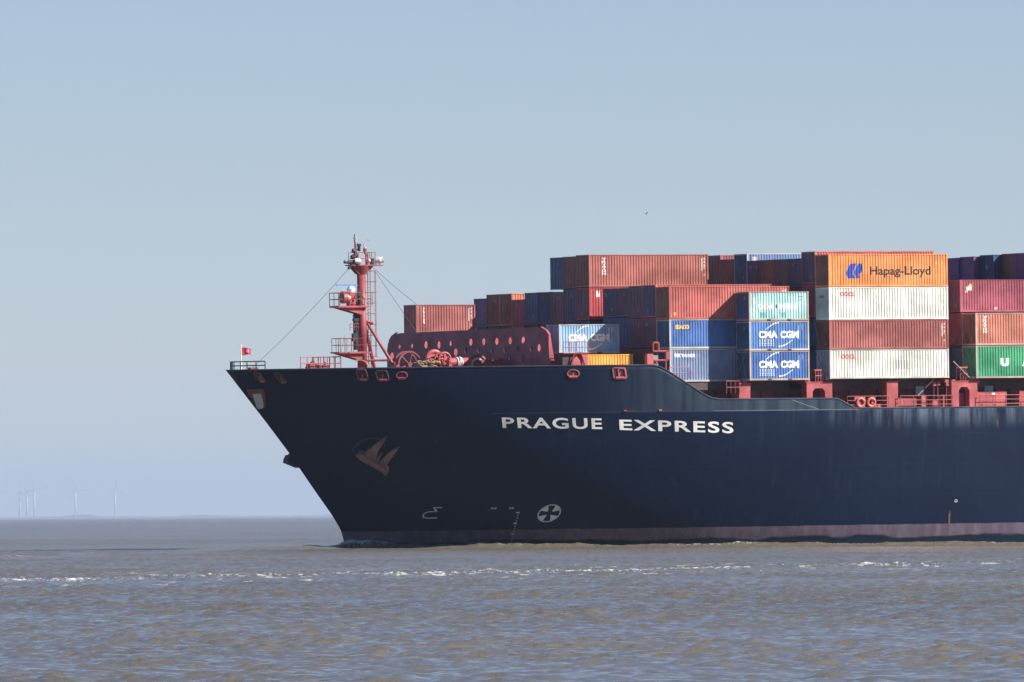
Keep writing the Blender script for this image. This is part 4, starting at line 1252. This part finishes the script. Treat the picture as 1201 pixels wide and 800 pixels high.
# --- bay E
E_ = 64.35
r = container(E_, 8, 17.25, HC, L40, 'green', 'green UASC container at the frame edge, lowest of its stack', 'front_wall', frame=FRAME_RUSTY, endcol='green')
codes(r, L40, HC)
for i, ch in enumerate('UASC'):
    word(r, L40, HC, ch, 2.55 + 2.22 * i, 3.45 + 2.22 * i, 1.05, 1.78, L_WHITE, .09)
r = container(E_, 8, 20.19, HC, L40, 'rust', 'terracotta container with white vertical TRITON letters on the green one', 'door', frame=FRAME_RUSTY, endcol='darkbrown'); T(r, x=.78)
r = container(E_ - .12, 7, 23.2, HC, L40, 'maroon', 'maroon container with a yellow and white badge above the terracotta one', 'door', endcol='plum')
shape(r, L40, HC, [[(.65, HC - .95), (1.25, HC - .95), (1.25, HC - .62), (.65, HC - .62)]], 'badge', L_WHITE)
shape(r, L40, HC, [[(.85, HC - .62), (1.3, HC - .62), (1.25, HC - .38), (1.0, HC - .38)], [(.55, HC - 1.15), (.85, HC - 1.15), (.8, HC - .95), (.6, HC - .95)]], 'badge', flat('lime_lettering', (.55, .55, .08), .5))
shape(r, L40, HC, [[(3.6, .22), (3.8, .22), (3.8, .42), (3.6, .42)]], 'label', L_WHITE)
container(E_, 7, 20.22, HC, L40, 'maroon', 'maroon container end in the gap between the white stack and the terracotta container', 'door', plate=False)
container(E_, 7, 17.27, HC, L40, 'inkblue', 'ink dark container end in the gap above the red portal platform', 'front_wall', plate=False)
container(71.28, 2, 25.44, HC, L20, 'purple', 'purple container end just right of the orange container', 'front_wall', plate=False)
container(71.45, 3, 25.5, HC, L20, 'purple', 'purple container end behind the maroon badge container, left of the navy one', 'front_wall', plate=False)
r = container(72.06, 4, 25.6, HC, L20, 'navy', 'navy container end with a small pale logo on the maroon badge container', 'front_wall', frame=None)
end_text(r, L20, HC, 'b', -.15, .2, HC - 1.3, HC - .85, flat('pale_blue_mark', (.3, .4, .55), .5))
container(72.9, 5, 25.66, HC, L20, 'darkbrown', 'dark brown container end behind the maroon badge container, right of the navy one', 'door')
container(72.85, 6, 25.67, HC, L20, 'purple', 'purple container end at the very edge of the frame in the top tier', 'front_wall', plate=False)

# steel stools that carry the inner stacks (hidden lower tiers)
mb = MB()
def stool(s0_, L, row, z1, z0=14.55):
    if z1 - z0 > .1: mb.box(s0_ + .1, s0_ + L - .1, -2.48 * row - 1.1, -2.48 * row + 1.1, z0, z1 + .1)
stool(26.13, L20, -6, 19.17)
stool(26.2, L20, 5, 16.9)
for rw, zz in ((-7, 19.75), (-6, 19.78), (-5, 19.78), (-4, 19.52), (-3, 19.78), (-2, 19.78), (-1, 19.76), (0, 19.94), (1, 17.38), (3, 17.5), (4, 17.52), (5, 14.7), (6, 14.7), (7, 14.27)): stool(Cs, L40, rw, zz, 13.56)
for rw, zz in ((7, 14.4), (6, 19.7), (5, 19.7), (4, 22.6), (3, 22.6), (2, 22.95), (1, 22.83), (0, 22.94)): stool(D, L40, rw, zz, 13.56)
for rw, zz in ((7, 14.36), (6, 22.76), (5, 22.75), (4, 22.68), (3, 22.58), (2, 22.53)): stool(E_ + .3, L40, rw, zz, 13.56)
mb.build('stacking_stools', paint('stool_paint', (.06, .025, .03), .6, .4), SHIP)
M_ROD = flat('lashing_rod_steel', (.22, .2, .19), .5, .3)
for s_ in (41.2, 49.28, 64.25):
    for y0, y1, z0, z1 in ((-18.75, -20.95, 14.3, 17.1), (-20.95, -18.75, 14.3, 17.1), (-20.9, -18.7, 14.3, 19.7)):
        MB().tube((s_ - .12, y0, z0), (s_ - .12, y1, z1), .03, n=6).build('lashing_rod', M_ROD, SHIP)
MB().tube((64.15, -20.6, 14.2), (62.2, -20.7, 15.9), .05).build('lashing_rod', M_ROD, SHIP)
# transverse lashing beams that tie each outer stack to its pedestals
mb = MB()
for s_ in (41.1, 47.45, 49.6, 56.0, 61.7, 64.5, 76.7): mb.box(s_ - .2, s_ + .2, -20.4, -17.95, 14.02, 14.28)
mb.build('stack_support_beam', M_REDD, SHIP)

# ------------------------------------------------------------------ water
def make_water():
    ys = [np.arange(175, 440, .25), np.arange(440, 640, .36), np.arange(640, 1000, .52), np.arange(1000, 1500, 1.0)]
    far = [1500.0]
    st = 1.5
    while far[-1] < 74000:
        st *= 1.022; far.append(far[-1] + min(st, far[-1] * .03))
    ys = np.concatenate(ys + [np.array(far)])
    ang = np.concatenate([np.linspace(-.30, -.07, 90)[:-1], np.linspace(-.07, .07, 960), np.linspace(.07, .30, 90)[1:]])
    Y, A = np.meshgrid(ys, ang, indexing='ij')
    X = Y * np.tan(A)
    dy = np.gradient(ys)[:, None] * np.ones_like(X)
    dx = np.maximum(np.abs(np.gradient(X, axis=1)), .02)
    rng = np.random.default_rng(11)
    Zs = np.zeros_like(X); DX = np.zeros_like(X); DY = np.zeros_like(X)
    # wake ridges: distance fields
    def ridge(p, q, wid, amp, steep=1.0):
        p = np.array(p); q = np.array(q); d = q - p; ln = np.hypot(*d); d = d / ln
        u = (X - p[0]) * d[0] + (Y - p[1]) * d[1]; v = -(X - p[0]) * d[1] + (Y - p[1]) * d[0]
        return u / ln, v
    X = X.astype(np.float32); Y = Y.astype(np.float32); dx = dx.astype(np.float32); dy = dy.astype(np.float32)
    Zs = np.zeros_like(X); DX = np.zeros_like(X); DY = np.zeros_like(X)
    wl = np.concatenate([.45 * 1.105 ** np.arange(34)] * 3)
    mean = math.radians(100)      # towards the camera, slightly across
    for lam in wl:
        lam = lam * rng.uniform(.92, 1.08)
        th = mean + rng.normal(0, .65)
        k = 2 * math.pi / lam
        amp = .0096 * lam if lam < .9 else .0096 * .9 * (.9 / lam) ** .35
        if lam > 4: amp *= (4 / lam) ** .7
        amp *= rng.uniform(.6, 1.3)
        kx, ky = np.float32(k * math.cos(th)), np.float32(-k * math.sin(th))
        ph = np.float32(rng.uniform(0, 6.28))
        fade = np.clip((np.float32(lam) / (2.0 * np.maximum(dy * abs(math.sin(th)), dx * abs(math.cos(th)))) - .6) / .7, 0, 1).astype(np.float32)
        t = kx * X + ky * Y + ph
        c = np.cos(t); s = np.sin(t)
        fade *= amp
        Zs += fade * c
        fade *= s
        DX -= np.float32(.8 * kx / k) * fade; DY -= np.float32(.8 * ky / k) * fade
    # gusty patches
    patch = .95 + .16 * np.sin(X * .11 + Y * .019 + 1 + np.sin(Y * .05)) * np.sin(Y * .043 - X * .05) + .12 * np.sin(Y * .081 + X * .14 + 1.5 * np.sin(X * .05))
    patch += .10 * np.sin(X * .33 + Y * .05) * np.sin(Y * .13 - X * .21)
    Zs *= patch; DX *= patch; DY *= patch
    foam = np.zeros_like(X)
    a2 = np.array([a_.x, a_.y]); n2 = np.array([n_.x, n_.y]); p2 = np.array([P0.x, P0.y])
    S = (X - p2[0]) * a2[0] + (Y - p2[1]) * a2[1]; Tt = (X - p2[0]) * n2[0] + (Y - p2[1]) * n2[1]
    near = (S > -60) & (S < 110) & (Tt > -30) & (Tt < 60)
    b = np.where(near, hb(np.clip(S, 11.6, 150), np.zeros_like(S) + .1), 0)
    # hump of the bow wave, running aft a few metres off the shell and curling ahead of the stem
    off = np.where(S < 12, 2.5 + .0 * S, 2.5 + .07 * (S - 12))
    v = Tt - b - off
    lump = .42 + .09 * np.sin(S * .33 + .6 + .4 * np.sin(S * .13)) + .05 * np.sin(S * .83 + .3 * Tt) + .08 * np.sin(S * .11 + 2)
    lump += .035 * np.sin(S * 1.7 + Tt * 1.3 + np.sin(S * .6)) + .03 * np.sin(S * 2.9 - Tt * 2.2 + 1)
    for lam_, am_, tilt_, ph_ in ((3.1, .05, .5, 0), (1.9, .045, -.6, 1.3), (1.3, .04, .9, 2.2), (.9, .03, -.3, .4), (2.4, .04, -1.1, 3.3)):
        lump = lump + .45 * am_ * np.sin(2 * math.pi / lam_ * (X + tilt_ * (Y - 1000) * .35) + ph_ + 1.3 * np.sin(X * .21 + ph_))
    lump = lump * np.where(S > 30, np.maximum(.62, 1 - (S - 30) * .02), 1)
    h1 = lump * np.exp(-(v / np.where(v > 0, 1.7, 2.2)) ** 2) * np.clip((S + 2) / 12, 0, 1)
    Zs += np.where(near, h1, 0)
    inside = near & (Tt < b + .8) & (Tt > -b - .8) & (S > 11)
    Zs = np.where(inside, np.minimum(Zs, .12 + .10 * np.sin(S * .5)), Zs)
    crest = np.exp(-((v + .3) / .75) ** 2) * np.clip((S - 12) / 6, 0, 1)
    pf = np.clip(np.sin(S * .19 + 1.2) + .6 * np.sin(S * .53) - .45, 0, 1) * np.clip((S - 16) / 10, 0, 1)
    foam += np.where(near, crest * (.25 + 1.6 * pf), 0)
    # water thrown up against the plating just abaft the stem
    vh = Tt - b
    run = np.clip((S - 10.5) / 1.5, 0, 1) * np.clip((17 - S) / 4, 0, 1) * np.exp(-(vh / 1.4) ** 2)
    run2 = np.clip((S - 18) / 2, 0, 1) * np.clip((24 - S) / 3, 0, 1) * np.exp(-(vh / .9) ** 2)
    Zs += np.where(near & (vh > -.6), .85 * run + .55 * run2, 0)
    foam += np.where(near, 3.4 * run + 2.3 * run2, 0)
    # long smooth wake crest on the left
    u, v2 = ridge((-36.5, 790.0), (-21.5, 1035.0), 3, .4)
    m = np.clip(u / .02, 0, 1) * np.clip((1.02 - u) / .12, 0, 1); m = np.where(u < .02, 1, m) * (u > -.6)
    v2 = v2 + 1.2 * np.sin(u * 14) + .6 * np.sin(u * 37)
    g = np.exp(-(v2 / 1.7) ** 2) * m
    Zs = Zs * (1 - .35 * g) + g * .26 * (.6 + .4 * np.sin(u * 23 + 1))
    slick = .3 * g
    # streak of broken foam crossing the view
    u, v3 = ridge((-22.7, 506.0), (28.5, 628.0), 3, .4)
    wob = 3.0 * np.sin(u * 9) + 1.5 * np.sin(u * 31 + 1)
    g3 = np.exp(-((v3 - wob) / 2.3) ** 2)
    Zs += .16 * np.exp(-((v3 - wob) / 3.5) ** 2)
    mod = .55 + .45 * np.sin(u * 17 + 2 * np.sin(u * 7)) 
    foam += (.42 + .8 * mod) * g3 + .75 * np.exp(-((v3 - wob * 1.6 - 7) / 2.4) ** 2) * np.clip(1.1 - mod, 0, 1) 
    flk = np.exp(-((v3 - 4) / 24) ** 2) * (.5 + .5 * mod)
    calm = np.exp(-((v3 - wob + 7) / 5.0) ** 2)
    Zs *= (1 - .6 * calm * (.6 + .4 * np.sin(u * 11)))
    # scattered white caps on the highest crests
    sd = Zs / (Zs.std() + 1e-6)
    foam += .55 * np.clip((Zs - .22) / .06, 0, 1) * (~near) * (Y < 900)
    V = np.stack([X + DX, Y + DY, Zs], -1).reshape(-1, 3).astype(np.float32)
    nr, nc = X.shape
    i = np.arange(nr - 1)[:, None] * nc + np.arange(nc - 1)[None, :]
    F = np.stack([i, i + 1, i + nc + 1, i + nc], -1).reshape(-1, 4).astype(np.int32)
    me = bpy.data.meshes.new('water')
    me.vertices.add(len(V)); me.vertices.foreach_set('co', V.ravel())
    me.loops.add(F.size); me.loops.foreach_set('vertex_index', F.ravel())
    me.polygons.add(len(F)); me.polygons.foreach_set('loop_start', np.arange(0, F.size, 4, dtype=np.int32))
    me.polygons.foreach_set('loop_total', np.full(len(F), 4, np.int32))
    me.polygons.foreach_set('use_smooth', np.ones(len(F), bool))
    at = me.attributes.new('foam', 'FLOAT', 'POINT'); at.data.foreach_set('value', foam.ravel().astype(np.float32))
    at = me.attributes.new('fleck', 'FLOAT', 'POINT'); at.data.foreach_set('value', flk.ravel().astype(np.float32))
    at = me.attributes.new('chop', 'FLOAT', 'POINT'); at.data.foreach_set('value', (np.clip((Y - 260) / 600, 0, 1) * (1 - slick)).ravel().astype(np.float32))
    me.update(); me.validate()
    k = NT('river_water')
    tc = k.n('ShaderNodeTexCoord'); v = tc.outputs['Object']
    fa = k.n('ShaderNodeAttribute', attribute_name='foam')
    silt = k.noise(k.mapping(v, (.02, .006, 1)), 1.0, 4)
    base = k.mix(k.ramp(silt, .35, .65), (.140, .125, .096), (.172, .149, .110))
    n1 = k.noise(k.mapping(v, (3.4, .7, 1)), 1.0, 6, .75)
    n2_ = k.noise(k.mapping(v, (.12, .06, 1)), 1.0, 3, .6)
    fm_ = k.math('MULTIPLY', fa.outputs['Fac'], k.math('MULTIPLY', k.ramp(n1, .50, .60), k.ramp(n2_, .44, .56)))
    fm_ = k.math('ADD', fm_, k.math('MULTIPLY', k.math('SUBTRACT', fa.outputs['Fac'], 1.15, True), k.ramp(n1, .36, .5)), True)
    fl = k.n('ShaderNodeAttribute', attribute_name='fleck')
    nf = k.noise(k.mapping(v, (.5, .13, 1), (4, 4, 0)), 1.0, 6, .72)
    fm_ = k.math('ADD', fm_, k.math('MULTIPLY', fl.outputs['Fac'], k.ramp(nf, .575, .66)), True)
    c = k.mix(fm_, base, (.72, .71, .68))
    k.l(c, k.p.inputs['Base Color'])
    ch0 = k.n('ShaderNodeAttribute', attribute_name='chop')
    k.val(k.math('ADD', k.math('ADD', k.math('MULTIPLY', fm_, .5), .10), k.math('MULTIPLY', ch0.outputs['Fac'], .16)), k.p.inputs['Roughness'])
    k.p.inputs['IOR'].default_value = 1.33
    ch = k.n('ShaderNodeAttribute', attribute_name='chop')
    b1 = k.n('ShaderNodeBump'); b1.inputs['Distance'].default_value = .20
    g1 = k.noise(k.mapping(v, (.22, .030, 1), (5, 1, 0)), 1.0, 5, .65)
    g2 = k.noise(k.mapping(v, (.035, .009, 1), (2, 9, 0)), 1.0, 4, .6)
    g3 = k.noise(k.mapping(v, (.006, .0011, 1), (7, 3, 0)), 1.0, 5, .65)
    gust = k.math('MULTIPLY', k.ramp(g1, .33, .66, .35, 1.25), k.math('MULTIPLY', k.ramp(g2, .35, .65, .6, 1.15), k.ramp(g3, .38, .62, .45, 1.2)))
    k.val(k.math('MULTIPLY', gust, k.math('ADD', k.math('MULTIPLY', ch.outputs['Fac'], .8), .3)), b1.inputs['Strength'])
    k.l(k.noise(k.mapping(v, (1.7, 1.3, 1)), 1.0, 5, .65), b1.inputs['Height'])
    b2 = k.n('ShaderNodeBump'); b2.inputs['Distance'].default_value = .045; b2.inputs['Strength'].default_value = .5
    k.l(k.noise(k.mapping(v, (5.5, 4.0, 1), (3, 8, 0)), 1.0, 4, .6), b2.inputs['Height'])
    k.l(b1.outputs[0], b2.inputs['Normal'])
    k.l(b2.outputs[0], k.p.inputs['Normal'])
    me.materials.append(k.mat)
    o = link('water', me)
    tag(o, kind='structure')
make_water()

# ------------------------------------------------------------------ far shore, turbines, gull
def far_pt(xp, dist):
    return (xp - 600.5) / 13344.0 * dist
M_SHORE = flat('distant_shore', (.05, .06, .05), .9)
rng = np.random.default_rng(3)
D_S = 66000.0
xs = np.linspace(far_pt(-900, D_S), far_pt(560, D_S), 260)
hs = 5 + 5 * np.abs(np.interp(np.arange(260), np.arange(0, 260, 7), rng.random(38))) + 3 * rng.random(260)
hs += 14 * np.exp(-((xs - far_pt(95, D_S)) / 95) ** 2) + 7 * np.exp(-((xs - far_pt(230, D_S)) / 140) ** 2)
hs *= np.clip((xs[-1] - xs) / 700, 0, 1)
vs = []; fs = []
for x, h in zip(xs, hs): vs += [(x, D_S, -1), (x, D_S, h), (x, D_S + 400, h * .8), (x, D_S + 400, -1)]
for i in range(259):
    a = 4 * i
    for q in range(3): fs.append((a + q, a + q + 1, a + q + 5, a + q + 4))
tag(MB().add(vs, fs).build('shore', M_SHORE), kind='structure')

M_TURB = flat('turbine_white', (.62, .61, .62), .5)
D_T = 61000.0
def turbine(xp, hub_y, rot, bl, label, yaw=.3):
    x = far_pt(xp, D_T); zh = CAM_H + (607.9 - xp * .0061 - hub_y) / 13344.0 * D_T
    bl *= 1.8
    e = empty('wind_turbine', Matrix.Translation((x, D_T, 0)) @ Matrix.Rotation(yaw, 4, 'Z'), label, 'wind turbine', 'wind turbines on the horizon')
    MB().tube((0, 0, -1), (0, 0, zh - 2), 6.0, 4.0, n=14).build('tower', M_TURB, e, True)
    MB().box(-3.6, 3.6, -9, 12, zh - 3.2, zh + 4).build('nacelle', M_TURB, e)
    MB().tube((0, -14, zh), (0, -9, zh), 2, 3.6, n=10).build('hub', M_TURB, e)
    for k in range(3):
        a = rot + k * 2 * math.pi / 3
        d = Vector((math.cos(a), 0, math.sin(a))); p = Vector((-d.z, 0, d.x))
        c = Vector((0, -12, zh))
        MB().prism([c + d * 2.5 - p * 2.2, c + d * 14 - p * 4.2, c + d * bl * .6 - p * 2.4, c + d * bl - p * .6, c + d * bl + p * .6, c + d * bl * .5 + p * 2.2, c + d * 2.5 + p * 2.2], (0, 1, 0), 1.4).build('blade', flat('blade_grey', (.3, .31, .35), .6), e)
turbine(-3, 576, R(-12), 36, 'faint turbine at the very edge of the picture, only one blade tip showing')
turbine(22, 577, R(90), 22, 'faint short-bladed turbine left of the close pair on the horizon')
turbine(30.5, 576, R(133), 40, 'faint turbine overlapping the bigger one beside it, left of the pair', .5)
turbine(39.3, 573.8, R(127), 42, 'faint turbine with its blades spread wide, right of the overlapping pair')
turbine(87.5, 574, R(113), 42, 'faint turbine standing alone between the pair and the last one')
turbine(134, 573.5, R(91), 42, 'faint turbine nearest the ship, one blade pointing straight up')

def gull():
    d = 620.0
    x = (759.5 - 600.5) / 13344 * d; z_g = CAM_H + (603.4 - 250.5) / 13344 * d
    o = empty('gull', Matrix.Translation((x, d, z_g)) @ Matrix.Rotation(R(25), 4, 'Z') @ Matrix.Scale(.62, 4), 'tiny grey gull gliding in the open sky above the containers', 'bird')
    mb = MB()
    g = flat('gull_grey', (.5, .52, .55), .8)
    mb.sphere((0, 0, 0), .06, 8, 6, sq=(2.6, 1, 1)).sphere((-.17, 0, .02), .04).prism([(.13, -.02, 0), (.25, -.05, 0), (.25, .05, 0), (.13, .02, 0)], (0, 0, 1), .01)
    for sg in (-1, 1):
        pts = [(-.09, sg * .03, .02), (-.12, sg * .2, .1), (-.02, sg * .44, .07), (.06, sg * .42, .06), (.04, sg * .2, .08), (.08, sg * .03, .02)]
        mb.prism(pts, (0, 0, 1), .015)
    mb.build('body', g, o)
gull()

# ------------------------------------------------------------------ haze
mb = MB().box(-16000, 16000, -300, 76000, -3.2, 270)
k = NT('haze')
k.t.nodes.remove(k.p)
pv = k.n('ShaderNodeVolumePrincipled')
pv.inputs['Color'].default_value = (.58, .71, .92, 1)
pv.inputs['Density'].default_value = 2.7e-5
pv.inputs['Anisotropy'].default_value = 0.0
k.l(pv.outputs[0], k.out.inputs['Volume'])
tag(mb.build('haze', k.mat), kind='stuff')
